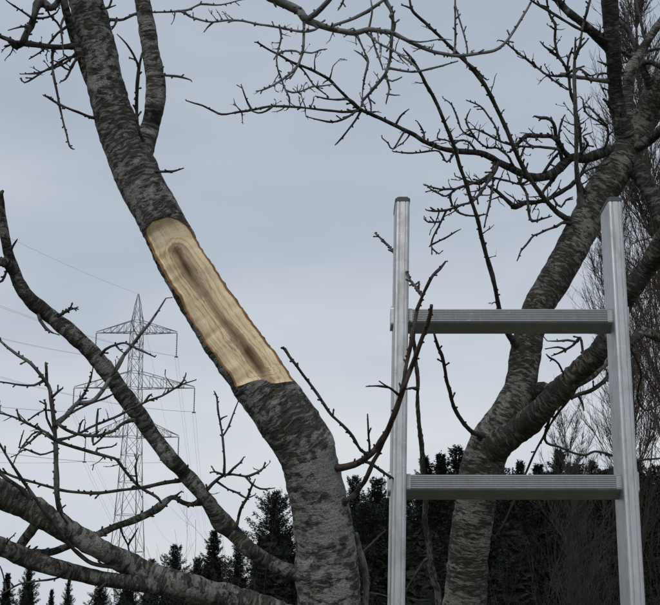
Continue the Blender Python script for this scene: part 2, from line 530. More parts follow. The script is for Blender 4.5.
def buds(g, C, r, spacing, size, seed):
    rnd = random.Random(seed)
    s = np.concatenate([[0], np.cumsum(np.linalg.norm(np.diff(C, axis=0), axis=1))])
    T = np.gradient(C, axis=0); T /= np.linalg.norm(T, axis=1)[:, None] + 1e-12
    t = spacing * rnd.uniform(0.6, 1.4)
    while t < s[-1]:
        i = int(np.searchsorted(s, t)); i = min(max(i, 1), len(C) - 1)
        v = np.array([rnd.gauss(0, 1), rnd.gauss(0, 1), rnd.gauss(0.2, 1)])
        v -= T[i] * np.dot(v, T[i]); v /= np.linalg.norm(v) + 1e-9
        d = v + T[i] * rnd.uniform(0.5, 1.6)
        L = size * rnd.choice([0.3, 0.35, 0.4, 0.5, 0.55, 0.7, 0.9, 1.9])
        g.spike(C[i] + v * r[i] * 0.5, d, L + r[i] * 0.6, min(size * 0.30, max(r[i] * 0.8, size * 0.17)))
        t += spacing * rnd.uniform(0.5, 1.8)


def limb(tree, key, parent, s, d=None, dd=0.0, material=None, lvl=None, bud=None, rough=None, wig=1.0):
    """trace s = 'x,y,w x,y,w ...' (picture position and width); the depth starts at the parent and drifts by dd metres"""
    T = TREES[tree]
    pts = parse(s)
    seed = len(T['limbs']) + 7
    rnd = random.Random(seed * 31 + len(tree))
    w, xy = [], []
    for q in pts:
        xy.append((q[0], q[1])); w.append(q[2] if len(q) > 2 else (w[-1] if w else 3.0))
    if parent is not None:
        pl = T['limbs'][parent]
        dist = np.hypot(pl.px[:, 0] - xy[0][0], pl.px[:, 1] - xy[0][1])
        i0 = int(np.argmin(dist))
        d0 = pl.px[i0, 2]
        if dist[i0] > 0.3:
            first = (pl.px[i0, 0], pl.px[i0, 1])
            if dist[i0] > max(2.0, w[0]):
                xy.insert(0, first); w.insert(0, w[0] * 1.15)
            else:
                xy[0] = first
    else:
        d0 = d if not isinstance(d, (list, tuple)) else d[0]
    cum = [0.0]
    for a, b in zip(xy[:-1], xy[1:]):
        cum.append(cum[-1] + math.hypot(b[0] - a[0], b[1] - a[1]))
    tot = cum[-1] or 1.0
    if max(w) < 9:
        w = [q_ * (0.80 if max(w) < 5.6 else 0.9) for q_ in w]
        w[-1] *= 0.7
    if isinstance(d, (list, tuple)) and parent is None:
        ds = list(np.interp(np.array(cum) / tot, np.linspace(0, 1, len(d)), d))
    else:
        ds = [d0 + dd * (c / tot) ** 0.9 + (rnd.uniform(-1, 1) * 0.012 * wig if 0 < k < len(cum) - 1 else 0) for k, c in enumerate(cum)]
    W = [P(x, y, q) for (x, y), q in zip(xy, ds)]
    rad = [0.5 * ww * q / F for ww, q in zip(w, ds)]
    wm = max(w)
    step = 0.012 if wm < 6 else 0.008
    C, r = catmull(W, rad, step)
    n = len(C)
    # small natural kinks
    jit = np.stack([vnoise(np.stack([np.arange(n) * step * 14, np.full(n, seed * 1.7), np.full(n, k * 5.3)], -1), k) for k in range(3)], -1)
    env = np.minimum(1, np.minimum(np.arange(n), np.arange(n)[::-1]) / 6.0)[:, None]
    C = C + jit * env * (0.0020 if wm < 7 else 0.002)
    if wm < 7:
        j2 = np.stack([vnoise(np.stack([np.arange(n) * step * 42, np.full(n, seed * 2.9), np.full(n, k * 3.7)], -1), k + 20) for k in range(3)], -1)
        C = C + j2 * env * 0.0009
    r = np.maximum(r, 0.0006)
    if parent is not None:
        if T['limbs'][parent].lvl == 0 and wm < 10.5:                 # branch collar on the trunk
            ss = np.arange(n) * step
            r = r * (1 + 0.75 * np.exp(-(np.maximum(ss - T['limbs'][parent].r[i0] * 0.8, 0) / (0.010 + r[0])) ** 1.5))
        else:
            m = min(4, n)
            r[:m] *= np.linspace(1.05 if wm > 12 else 1.3 if wm > 7 else 1.15, 1.0, m)
    g = Geo()
    seg = 7 if wm < 5 else (10 if wm < 10 else 22)
    rg = rough if rough is not None else (0.16 if wm < 5 else 0.13 if wm < 10 else 0.085)
    g.tube(C, r, seg, rg, 160 if wm < 5 else 110, seed)
    b = bud if bud is not None else (1.0 if wm < 5.5 else 0.5 if wm < 12 else 0.25)
    if b:
        dm = float(np.mean(ds))
        buds(g, C, r, 8.5 * dm / F / b, 3.4 * dm / F, seed * 13)
    if material is None:
        material = T['twig'] if wm < 5.5 else T['limb']
    if parent is None or lvl == 1:
        par, lv, br = T['root'], 1, None
    else:
        pl = T['limbs'][parent]
        if pl.lvl == 0:
            par, lv, br = T['root'], 1, None
        else:
            par, lv, br = pl.branch, 2, pl.branch
    ob = g.obj("branch" if lv == 1 else "twig", material, par)
    L = Limb(); L.C = C; L.r = r; L.ob = ob; L.lvl = lv; L.branch = br or ob
    L.px = np.array([pix(c) for c in C])
    T['limbs'][key] = L
    return L


def sprout(tree, parent, n, lmin, lmax, w, t0=0.1, t1=1.0, up=0.4, seed=0, sub=0, side=None):
    """small twigs growing from a limb"""
    T = TREES[tree]; pl = T['limbs'][parent]
    rnd = random.Random(seed * 977 + 5)
    for k in range(n):
        i = int((len(pl.C) - 1) * rnd.uniform(t0, t1)); i = min(max(i, 1), len(pl.C) - 2)
        p = pl.C[i]; tg = pl.C[i + 1] - pl.C[i - 1]; tg = tg / (np.linalg.norm(tg) + 1e-9)
        d = pl.px[i, 2]
        v = np.array([rnd.gauss(0, 1), rnd.gauss(0, 0.8), rnd.gauss(up, 1)])
        if side is not None:
            v = v * 0.6 + np.array(side)
        v = v - tg * np.dot(v, tg) * 0.7; v /= np.linalg.norm(v) + 1e-9
        v = v + tg * rnd.uniform(0.0, 0.8); v /= np.linalg.norm(v)
        L = rnd.uniform(lmin, lmax) * d / F
        m = 5
        pts = [p]
        dv = v.copy()
        for j in range(m):
            dv = dv + np.array([rnd.gauss(0, .17), rnd.gauss(0, .15), rnd.gauss(0.05, .17)]); dv /= np.linalg.norm(dv)
            pts.append(pts[-1] + dv * L / m)
        r0 = min(0.5 * w * d / F, pl.r[i] * 0.9)
        C, r = catmull(pts, [0.8 * r0 * (1 - 0.65 * q / m) for q in range(m + 1)], 0.012)
        g = Geo(); g.tube(C, r, 6, 0.15, 160, seed + k)
        buds(g, C, r, 10 * d / F, 3.2 * d / F, seed * 71 + k)
        lv = 1 if pl.lvl == 0 else 2
        pm_ = pl.ob.data.materials[0]
        ob = g.obj("branch" if lv == 1 else "twig", pm_ if pm_.name == "twig_hazed" else T['twig'], T['root'] if lv == 1 else pl.branch)
        q = Limb(); q.C = C; q.r = r; q.ob = ob; q.lvl = lv; q.branch = ob if lv == 1 else pl.branch
        q.px = np.array([pix(c) for c in C])
        key = "%s_s%d_%d" % (parent, seed, k)
        T['limbs'][key] = q
        if sub:
            sprout(tree, key, sub, lmin * 0.4, lmax * 0.5, w * 0.75, 0.2, 0.95, up, seed + 31 * k + 3)


def trunk_px(T, key, C, r, ob):
    L = Limb(); L.C = C; L.r = r; L.ob = ob; L.lvl = 0; L.branch = None
    L.px = np.array([pix(c) for c in C])
    T['limbs'][key] = L


def relief_trunk(C, r, seg, amp, seed, fr=1.0):
    """bark surface grid: centre line + camera-facing frame + radial relief"""
    n = len(C)
    T = np.gradient(C, axis=0); T /= np.linalg.norm(T, axis=1)[:, None]
    f = EYE - C
    f -= T * np.sum(f * T, axis=1)[:, None]; f /= np.linalg.norm(f, axis=1)[:, None]
    e = np.cross(T, f); 
    s = np.concatenate([[0], np.cumsum(np.linalg.norm(np.diff(C, axis=0), axis=1))])
    return T, f, e, s


def bark_disp(K, amp, seed):
    a = vnoise(K * np.array([22, 22, 45]), seed) * 0.9
    b = vnoise(K * np.array([60, 60, 140]), seed + 1) * 0.55
    c = vnoise(K * np.array([170, 170, 260]), seed + 2) * 0.4
    d = np.clip(vnoise(K * np.array([95, 95, 120]), seed + 3) - 0.45, 0, 1) * 2.4     # lichen crumbs
    return amp * (a + b + c + d)


# ================================================================== the stripped tree (left)
root = empty("bare_tree", "grey-barked leafless tree with a long pale patch of stripped wood on its leaning trunk", "tree", "bare trees")
TREES['m'] = dict(root=root, limbs={}, twig=TWIG, limb=BARK_LIMB)
M_TR = [(331, 640, 64, 1.76), (330, 605, 63, 1.76), (327, 560, 60, 1.76), (321, 515, 58, 1.76), (314, 480, 57, 1.76), (304.5, 449, 57, 1.76), (290, 424, 58, 1.76),
        (269, 394, 57, 1.77), (247, 362, 56, 1.78), (228, 335, 55, 1.79), (203, 297, 50, 1.80), (180, 258, 47, 1.81), (164, 226, 46, 1.82), (149, 198, 45, 1.83),
        (136, 172, 46, 1.84), (123, 142, 42, 1.85), (110, 103, 37, 1.86), (98, 52, 36, 1.87), (86, 0, 35, 1.88), (80, -30, 33, 1.885), (70, -85, 30, 1.90), (66, -150, 26, 1.93)]
base = P(331, 640, 1.76)
pts = [np.array([base[0] + 0.05, base[1] + 0.02, -0.05]), np.array([base[0] + 0.045, base[1] + 0.02, 0.12]), np.array([base[0] + 0.03, base[1] + 0.01, 0.7]), np.array([base[0] + 0.012, base[1], 1.2])]
rad = [0.085, 0.066, 0.055, 0.052]
for x, y, w, d in M_TR:
    pts.append(P(x, y, d)); rad.append(0.5 * w * d / F)
C, r = catmull(pts, rad, 0.004)
T_, f_, e_, s_ = relief_trunk(C, r, 0, 0, 0)
n = len(C)
pxs = np.array([pix(c) for c in C])
# side sign: e must point to picture-right
if e_[n // 2][0] < 0:
    e_ = -e_; FLIP = True
else:
    FLIP = False
mpp = 1.79 / F          # metres per picture pixel at the wound
iR = int(np.argmin(np.hypot(pxs[:, 0] - 274, pxs[:, 1] - 398)))      # low right corner of the wound projected on the axis
sR = s_[iR] + 0.0
sTop = s_[int(np.argmin(np.hypot(pxs[:, 0] - 162, pxs[:, 1] - 224)))]
sL = sR + 27 * mpp
NB, NW = 84, 46
uL = (s_ - sR) / (sL - sR)
aL = np.zeros(n); aR = np.zeros(n); inside = np.zeros(n, bool)
for i in range(n):
    s = s_[i]
    wob = 0.06 * float(vnoise(np.array([s * 60, 1.3, 0.7]), 8)) + 0.075 * float(vnoise(np.array([s * 140, 4.3, 0.7]), 9))
    t = (s - sR) / (sTop - sR)
    left_full = -math.radians(46 + 20 * min(max(t, 0), 1)) + wob
    right_full = math.radians(82) + wob * 0.5
    if s < sR or s > sTop:
        ref = right_full - 0.02 if s < sR else math.radians(-20)
        aL[i], aR[i] = ref - 0.02, ref + 0.02
        continue
    inside[i] = True
    L_, R_ = left_full, right_full
    if s < sL:
        q = (s - sR) / (sL - sR)
        q = q + 0.10 * math.sin(q * math.pi * 2.2)
        sn = (1 - q) * math.sin(right_full) + q * math.sin(left_full)
        L_ = math.asin(max(-1, min(1, sn)))
    topd = sTop - s
    c0 = math.radians(-20)
    kL = min(1, topd / (12 * mpp)); kR = min(1, topd / (36 * mpp))
    L_ = c0 + (L_ - c0) * math.sqrt(1 - (1 - kL) ** 2)
    R_ = c0 + (R_ - c0) * math.sqrt(1 - (1 - kR) ** 2)
    aL[i], aR[i] = min(L_, R_ - 0.01), R_
# bark: from aR round the back to aL + 2pi
tb = np.linspace(0, 1, NB)
A = aR[:, None] * (1 - tb) + (aL + 2 * math.pi)[:, None] * tb
rm = 0.045
K = np.stack([np.cos(A) * rm, np.sin(A) * rm, np.broadcast_to(s_[:, None], A.shape)], -1)
disp = bark_disp(K, 0.0015, 21)
rr = r[:, None] + disp + 0.10 * r[:, None] * 0.25 * vnoise(K * np.array([9, 9, 7.0]), 4)
# knot bulges: (x, y, angle, height, size)
for kx, ky, ka, kh, ks in ((337, 436, 62, 0.007, 0.016), (110, 52, -10, 0.005, 0.012), (100, 95, -35, 0.004, 0.012), (300, 575, -60, 0.009, 0.03), (318, 520, 20, 0.003, 0.02)):
    ik = int(np.argmin(np.hypot(pxs[:, 0] - kx, pxs[:, 1] - ky)))
    da = (A - math.radians(ka) + math.pi) % (2 * math.pi) - math.pi
    rr = rr + kh * np.exp(-((da * 0.045) ** 2 + (s_[:, None] - s_[ik]) ** 2) / (ks ** 2))
Dv = f_[:, None, :] * np.cos(A)[..., None] + e_[:, None, :] * np.sin(A)[..., None]
VB = C[:, None, :] + Dv * rr[..., None]
# bark closing strip on rings outside the wound
Fb = []
for i in range(n - 1):
    for j in range(NB - 1):
        Fb.append((i * NB + j, i * NB + j + 1, (i + 1) * NB + j + 1, (i + 1) * NB + j))
    if not inside[i] or not inside[i + 1]:
        Fb.append((i * NB + NB - 1, i * NB, (i + 1) * NB, (i + 1) * NB + NB - 1))
if not FLIP:
    pass
Fb.append(tuple(range(NB))); Fb.append(tuple((n - 1) * NB + j for j in range(NB - 1, -1, -1)))
tr_me = make_mesh("trunk", VB.reshape(-1, 3), Fb, BARK_TRUNK, True, {"bk": ('FLOAT_VECTOR', K.reshape(-1, 3))})
trunk = link("trunk", tr_me, root)
trunk["label"] = "leaning grey trunk with pale lichen plates and dark cross bands"
trunk_px(TREES['m'], 'trunk', C, r, trunk)
# the bare wood
idx = np.where(inside)[0]
VW, WD, HT, AT = [], [], [], []
axis_px = np.array([(177, 252), (190, 272), (206, 296), (226, 324), (244, 347), (258, 364), (272, 384)], float)
for i in idx:
    pL, pR = VB[i, NB - 1], VB[i, 0]
    inset = min(0.0026, 0.3 * np.linalg.norm(pR - pL))
    cL, cR = C[i] + (pL - C[i]) * (1 - 0.0026 / r[i]), C[i] + (pR - C[i]) * (1 - 0.0026 / r[i])
    ch = cR - cL; cw = np.linalg.norm(ch)
    am = 0.5 * (aL[i] + aR[i]); nd = f_[i] * math.cos(am) + e_[i] * math.sin(am)
    sag = r[i] * (1 - math.cos(0.5 * (aR[i] - aL[i])))
    for j in range(NW):
        t = j / (NW - 1)
        if j == 0:
            p, ed, tt = pL, 0.0, 0.0
        elif j == NW - 1:
            p, ed, tt = pR, 0.0, 1.0
        else:
            tt = (j - 1) / (NW - 3)
            p = cL + ch * tt
            ed = 0.0018 + min(tt, 1 - tt) * cw
            h = 0.42 * sag * (1 - (2 * tt - 1) ** 2)
            kv = np.array([tt * cw, s_[i], 0.0])
            h += 0.0014 * float(vnoise(kv * np.array([60, 26, 1]), 30)) + 0.0011 * float(vnoise(kv * np.array([190, 14, 1]), 31)) \
                + 0.0022 * abs(float(vnoise(kv * np.array([22, 70, 1]), 33))) * min(1, max(0, 1.7 - 4 * abs(tt - 0.2)))
            p = p + nd * h
        px_, py_, _ = pix(p)
        # distance to the heart streak, in metres
        best = 1e9
        for a, b in zip(axis_px[:-1], axis_px[1:]):
            ab = b - a; q = np.clip(np.dot([px_ - a[0], py_ - a[1]], ab) / np.dot(ab, ab), 0, 1)
            best = min(best, math.hypot(px_ - a[0] - ab[0] * q, py_ - a[1] - ab[1] * q))
        hd = best * mpp
        if 0 < j < NW - 1:
            groove = math.exp(-(hd / 0.008) ** 2)
            p = p - nd * 0.009 * groove * (0.6 + 0.4 * float(vnoise(np.array([s_[i] * 50, 3.0, 1.0]), 34)))
        VW.append(p); WD.append((tt * cw, s_[i], ed)); HT.append(hd); AT.append((s_[i] - sR) / (sTop - sR))
Fw = []
for a in range(len(idx) - 1):
    for j in range(NW - 1):
        Fw.append((a * NW + j, a * NW + j + 1, (a + 1) * NW + j + 1, (a + 1) * NW + j))
wd = link("bare_wood", make_mesh("bare_wood", VW, Fw, WOOD, True, {"wd": ('FLOAT_VECTOR', WD), "heart": ('FLOAT', HT), "alongt": ('FLOAT', AT)}), root)
wd["label"] = "long oval of freshly stripped cream wood with a brown heart streak"

m = lambda key, par, s, dd=0.0, **k: limb('m', key, par, s, None, dd, **k)
# right fork of the trunk
m('fork', 'trunk', "133,168,24 144,147,22 151.5,125,19 155,100,19 155,75,18.5 151,50,17.5 146,25,16 142,0,16 139,-25,15 146,-80,14 175,-130,13 215,-120,12", 0.02, material=BARK_TRUNK)
m('lich', 'trunk', "92,85,10 80,55,9.5 73,37,9 67,17,8.5 63,0,8 60,-25,8 54,-60,7", -0.05)
# top left tangle
m('tl1', 'lich', "76,46,5.5 58,47,5 44,45.5,5 33,44,6 24,43,7 17,45,10 12,41,5 4,38,4 -8,33,3", -0.10, bud=1.6, material=TWIG)
m('tl2', 'tl1', "22,43,6.5 26,34,6 30,26,8 33,16,6.5 35,8,8 38,3,11 44,4,9 50,8,7 56,4,6 62,-6,5", 0.02, bud=2, material=TWIG)
m('tl3', 'tl2', "31,17,3 22,11,2.6 14,6,2.3 7,1,2", -0.05)
m('tl4', 'tl2', "28,25,3 20,27,2.5 9,30,2", -0.04)
m('tl5', 'lich', "72,48,4.5 60,47,4 52,51,4 51.5,62,3.6 53,76,3.2 58,98,3 62,118,3 66,135,2.6 69,146,2.4 73,149,2", -0.08)
m('tl6', 'trunk', "96,118,4 80,112,3.2 66,107,3 54,101,3 48,97,3 43,95,2.4", -0.08)
m('tl7', 'lich', "81,53,3.6 68,58,3 55,65,3 44,72,2.6 33,79,2.4 25,83,2.2 20,78,2", 0.06)
m('tl8', 'lich', "77,51,3.4 66,62,2.8 50,68,2.8 36,73,2.4 21,74,2", -0.05)
m('tl9', 'lich', "82,56,3.4 74,62,3 69,72,2.8 65,79,2.4 60,82,2", -0.04)
m('tl10', 'lich', "68,25,3.6 58,33,3 49,43,3 40,52,2.6 29,59,2.2", 0.05)
m('tl11', 'lich', "64,12,3 61,25,2.8 62,38,2.6 64,57,2.2", -0.05)
m('tl12', 'tl2', "45,5,3 50,15,2.8 57,22,2.6 63,33,2.2", 0.02)
m('tl13', 'tl2', "38,18,3 48,17,2.6 57,12,2.2 60,4,2", 0.02)
m('tl14', 'tl8', "58,62,2.6 70,70,2.4 76,60,2.2", 0.02)
sprout('m', 'tl1', 5, 8, 22, 2.4, 0.1, 0.8, 0.0, 3, 1)
sprout('m', 'tl7', 3, 8, 16, 2.0, 0.2, 0.9, 0.0, 4)
sprout('m', 'tl8', 3, 8, 18, 2.0, 0.1, 0.9, 0.0, 6)
sprout('m', 'tl10', 4, 8, 20, 2.2, 0.1, 0.9, 0.2, 5, 1)
# between the forks, and right of them
m('f1', 'trunk', "143,145,4 138,128,4 136.5,110,4.5 137,88,4.5 139,68,4.5 142,53,4", -0.08, bud=2)
m('f2', 'f1', "137.5,64,3.4 133,54,2.8 127,44,2.6 117,34,2.2", -0.04)
m('f3', 'f2', "135,58,2.6 131,58,2.2 129,57,2", 0.0)
m('f4', 'trunk', "104,20,4 114,19.5,4 124,19,4 135,14,4 146,10,3.6", 0.10)
m('f5', 'trunk', "101,8,3 108,8,3 111,2,2.5 114,-8,2", -0.03)
m('f6', 'f5', "108,9,2.5 116,5,2", 0.0)
m('f7', 'fork', "156,76,3.4 172,76,3 181,77,2.6 191,80,2", -0.04)
m('f8', 'trunk', "150,172,3.4 165,171.5,3.2 174,171,3 184,168,2", -0.04)
m('f9', 'f4', "118,19.5,3 114,26,2.4 111,30,2", -0.02)
# left limb A, crossing in front of the pylon
m('A', 'trunk', "310,577,17 298,574,15 285,569,14 268,561,14 250,549,14.5 233,532,17 222,522,19 214,511,15 200,492,14.5 185,474,15 170,458,15.5 153,437,16 135,409,16 120,389,16 107,371,17 90,351,16.5 70,333,15.5 50,316,15 32,301,14 20,285,12.5 11,264,11 6,242,10 3,220,7.5 2,207,6 1,194,4 3,191,2.5", -0.12, material=BARK_LIMB, bud=0.8)
m('A1', 'A', "15,272,9 6,262,10 0,262,8 -14,256,6", -0.04, bud=2)
m('A2', 'A', "9,255,3.4 13,246,3 17.5,239,2", -0.03)
m('A3', 'A', "58,318,4 66,311,3.6 76,308,3.2", -0.05, bud=3)
m('A4', 'A', "38,312,4.5 41,320,4.2 47,329,3.8 53,333,3", -0.05)
m('A5', 'A', "97,357,4.5 105,350,3.6 116,345,3.2 126,343,3 140,350,2.8 155,357,2.2", -0.08)
m('A6', 'A5', "115,345,2.6 120,350,2.4 124,353,2", -0.02)
m('A7', 'A', "8,268,3 2,281,3 -6,283,3", -0.03)
# limb C, low across the left corner
m('C', 'trunk', "331,640,40 300,628,32 270,613,29 240,603,27 210,594,26 180,584,25 150,574,23.5 124,562,22 100,549,21 75,535,21.5 50,520,22.5 25,506,27 0,493,30 -25,482,30 -60,462,28", -0.16, material=BARK_MAIN, bud=0.5, rough=0.11)
m('G', 'C', "285,622,24 245,606,21 205,594,18 165,587,15.5 130,583,15 100,579,15 75,573,16 50,566,17 25,557,18 0,547,19 -30,538,18", -0.14, material=BARK_LIMB, bud=0.6)
m('B', 'C', "63,528,7 61,514,6.5 58.5,495,6 57.5,470,5.6 57,450,5.4 56,435,5.2 54.5,415,5.2 52,398,5 49,386,4.6 42,376,4.2 30,363,3.8 18,355.5,3.4 8,348,3 0,341,2.6 -8,335,2", -0.05, material=TWIG_PALE, bud=1.6)
m('B1', 'B', "47,383,3.6 46.5,374,3.4 46,367,3.6 45.5,362,3", 0.0, bud=2)
m('B2', 'B', "44,382,3.6 34,385.5,3 22,385,2.6 10,383,2.4 -6,381,2", -0.03)
m('B3', 'B', "53,398,3 58,392,2.8 63,388,2.4", 0.0)
m('B4', 'B', "57,438,4 48,434,3.2 38,429,3 25,422,2.8 12,416,2.6 0,413,2.2 -10,411,2", -0.03)
m('B5', 'B', "56,433,3 47,418,2.8 46,404,2.6 44,400,2.6", 0.0, bud=2)
m('B6', 'B', "56,441,3 38,432,2.6 28,440,2.4 20,450,2.2", 0.02)
m('B7', 'B4', "40,430,2.6 30,442,2.6 20,448,2.4 24,430,2", -0.02)
m('B8', 'B4', "20,421,2.4 18,414,2.4 17,409,2.4", 0.0)
m('B9', 'B', "56,412,3 45,410,2.6 33,417,2.4 28,421,2", 0.02)
m('D', 'B', "58,424,6 66,416,5.5 77,403,5.2 84,402,5.2 93,401,5 103,391,4.8 110,379,4.6 117,367,4.4 123,356,4.2 131,346,3.8 140,334,3.4 148,325,3.2 158,311,2.8 166,298,2.2", 0.12, material=TWIG_PALE)
m('D1', 'D', "77,403,3.6 84,394,3.2 88,387,3 91,378,2.8 93,368,2.4", 0.0, bud=2)
m('D2', 'D', "64,417,3 76,410,2.8 90,404,2.8 104,399,2.8 115,393,2.4", 0.06)
m('E', 'B', "57,440,4 68,438,3.4 80,434,3.2 90,429,3.2 100,424,3.2 113,418,3.2 125,412,3.2 138,406,3 150,400,3 162,396,2.8 180,385,2.6 196,380,2", -0.04)
m('E1', 'E', "145,403,2.8 149,396,2.6 152,394,2.2", 0.0)
m('E2', 'E', "178,387,2.6 183,381,2.4 186,374,2", -0.01)
m('E3', 'B', "58,424,3.8 66,430,3.4 77,435,3.2 92,436,3.2 104,434,3.4 113,431,3.6 120,425,3.8 128,421,5 134,420,7", -0.05, bud=1.5)
m('E4', 'E3', "76,434,2.8 80,425,2.6 83,420,2.2", 0.0)
m('E5', 'E3', "95,436,3 96.5,424,2.8 97.5,415,2.6 98,409,2.6", 0.0)
m('E6', 'E3', "94,445,2.6 104,436,2.6 110,430,2.2", 0.0)
m('E7', 'B', "58,441,4.2 70,446,3.6 83,450,3.6 97,455,4 110,458,4 118,461,4 128,474,4 135,482,4 142,488,3.6 152,494,3.6 158,498,3.4 161,503,3", 0.06, bud=1.4)
m('E8', 'E7', "138,485,2.8 136,476,2.6 135,466,2.4 139,455,2.2", -0.02)
m('E9', 'E7', "96,455,2.8 97,449,2.4 112,447,2.2 117,443,1.8", 0.0)
m('H', 'C', "20,550,9 36,553,8 51,552,7.5 67,546,7 84,539,7 102,532,7.5 115,526,7 128,522,7 140,517,7.5 149,513,8 158,508,8.5 164,503,7 171,498,5 176,499,4.5 181,503,4.5 191,505,4.5 198,501,4.5 207,496,4", 0.10, material=BARK_LIMB, bud=1.4)
m('H1', 'H', "118,524,3 123,536,2.6 128,545,2.6 130,557,2.4", 0.02)
m('H2', 'H1', "128,545,2.4 133,537,2.2 138,528,2", 0.0)
m('H3', 'H', "174,498,3 180,493,2.4 182,491,2", 0.0)
m('Fm', 'A', "188,478,6 178,481,5 165,483,4 150,487,3.8 140,489,3.6 120,491,3.4 100,493,3.4 80,492,3.2 60,490,3.2 40,485,3 20,479,3 0,471,3 -12,466,2.6", -0.06)
m('I', 'C', "120,570,7 113,567,5 92,563,4.6 77,552,4.4 68,543,4.4 61,534,4.2 52,521,4.2 43,510,4 35,498,4 28,488,3.8 15,469,3.4 7,457,3 0,445,2.6 -5,436,2.2", -0.16, material=TWIG, bud=0.6)
m('I2', 'C', "30,500,5 20,488,5 8,480,4.6 0,474,4.4 -14,468,4", -0.05)
m('I3', 'G', "70,574,3 55,579,2.6 35,581,2.4 20,584,2.4 8,590,2.2 -8,600,2", -0.06)
m('I4', 'G', "108,582,3 98,590,2.6 92,600,2.4 85,612,2.2", -0.06)
m('I5', 'I3', "6,590,2 3,575,2 0,566,1.8", 0)
m('I6', 'G', "3,548,3 8,541,2.6 14,535,2", -0.04)
m('I7', 'C', "70,528,3 60,512,3 66,505,2.4", -0.03, bud=0)
m('Z1', 'B', "56,452,2.6 40,455,2.4 26,450,2.2 17,455,2 12,468,1.8", -0.03)
# twig cluster left of the trunk
m('Q', 'A', "232,534,5 237,524,4 239,517,4 242,508,3.8 247,499,3.6 250,491,3.4 254,482,3", -0.03, bud=1.5)
m('Q1', 'A', "196,505,4.6 208,489,4.2 216,481,4 224,475.5,3.8 233,475,3.4 246,477,3 256,473,2.8 263,468,2.4 265,462,2", -0.04)
m('Q2', 'Q1', "224,476,3.4 224.5,465,3 224,452,2.8 222.5,436,2.6 221,425,2.4 218,410,2.4 217,398,2.2 214,391,2", 0.0)
m('Q3', 'Q2', "224.5,436,2.4 228,428,2.2 233,414,2 238,402,1.8", 0.0)
m('Q4', 'Q1', "227,475,3 234,468,2.8 240,463,2.6 244,457,2.4", 0.0)
m('Q5', 'Q1', "218,482,2.8 228,489,2.4 238,493,2.4 246,498,2.4 255,495,1.8", 0.02)
m('Q6', 'Q1', "246,478,2.6 252,484,2.4 260,489,2.4 268,489,2.2 275,488,1.8", 0.0)
m('Q7', 'Q1', "222,474,2.4 215,472,2.2 210,473,2.2", 0.0, bud=3)
m('Q8', 'Q2', "222.5,418,2 227,416,1.8", 0, bud=0)
# shoots right of the trunk, crossing in front of the ladder
m('J', 'trunk', "330,468,8 341,468,7.4 350,466,6.8 358,463.5,6.6 367,458,6.5 376,450,6.6 383,440,6.4 388,431,6 392,420,5.8 396,409,5.8 400,396,5.8 404,385,5.4 410,369,5.4 417,352,5 422,339,4.6 427,327,4.4 430,315,4.4 431.5,305,3.6", -0.14, material=TWIG_BROWN, bud=0.9)
m('J2', 'trunk', "336,511,6.5 349,500,6.2 356,494,6 363,485,5.8 369,474,5.6 374,463,5.4 379,454,5.2 386,436,5", -0.05, material=TWIG_BROWN, bud=0.4)
m('J3', 'J', "400,395,5.4 404,378,5 407,357,4.8 410,345,4.6 412,332,4.6 416,318,4.6 419,306,4.4 423,297,4.2 428,287,4.2 434,275,4.4 440,269,4 446,261,3.4", 0.03, material=TWIG_BROWN)
m('J4', 'J3', "422,299,3.6 415,287,3.4 411,279,3.2 403,265,3.2 394,252,3.2 385,242,3.2 375,233,3", 0.68, material=TWIG_BROWN)
m('J5', 'J', "371,458,4 361,450,4 352,436,3.8 342,424,3.6 329,410,3.6 319,394,3.6 310,382,3.8 299,367,3.6 290,357,3.6 285,349,4 281,348,3", -0.10, material=TWIG, bud=1.3)
m('J6', 'J', "362,461,4 368,463,4 377,468,4.2 386,474,4 394,479,3", 0.14, material=TWIG)
m('J7', 'J', "370,456,3.2 369.5,445,3 368.5,430,2.8 367.5,414,2.6", -0.05, material=TWIG, bud=1)
m('J8', 'J', "397,394,3.2 391,389,3 386,386,2.6 379,381,2", -0.03, material=TWIG_BROWN, bud=0)
m('J9', 'J8', "389,387,2.6 380,386,2.4 366,386.5,2", -0.02, material=TWIG_BROWN, bud=0.6)
m('J10', 'J3', "414,325,3.6 414,340,3.4 415,347,3.2", 0.0, material=TWIG, bud=0)
m('J11', 'trunk', "354,560,6 362,552,3 372,542,2.4 386,530,2", 0.12, material=TWIG_BROWN, bud=0.3)
# overhead limb coming down from the top edge
m('M', 'fork', "215,-120,12 240,-60,11 262,-12,10.5 275,-1,10 290,6,9 300,11,9 305,18,9 313,23,7 330,29,6 342,31,5.6 355,32,5.4 368,29,5 380,31,4.6 392,33,4.4 402,38,4.2 412,43,4 430,51,3.8 443,54,3.4 457,56,3.2 475,54,3 495,50,3 505,42,2.8 512,33,2.8 520,22,2.6 527,10,2.4 531,2,2.2", 0.22, bud=1.2, material=TWIG_HAZED)
m('M1', 'M', "306,19,6 315,14,6 322,8,6 328,2,5.5 340,-12,5", -0.05, material=TWIG_HAZED)
m('M2', 'M', "340,31,4.4 331,26.5,4 350,20,4 367,12,4.4 377,5,4.4 386,-2,4", 0.03, material=TWIG_HAZED)
m('M3', 'M', "304,18,4 304,28,3.6 304,45,3.4 302,56,3.2 298,66,3 294,73,2.8 290,79,2.4", -0.03, material=TWIG_HAZED)
m('M4', 'M3', "299,65,3 291,73,2.8 282,80,2.8 271,86,2.6 262,90,2.4 256,91,2", -0.03, bud=2, material=TWIG_HAZED)
m('M5', 'M', "308,20,4 318,28,3.6 303,31,3.4 285,28,3.2 268,25,3 255,23,3 243,21,2.8 228,20,2.8 213,22,2.6 202,20,2.6 190,16,2.6 182,11,3 172,11.5,2.8 160,12,2.6 146,12,2.4", -0.05, bud=1.6, material=TWIG_HAZED)
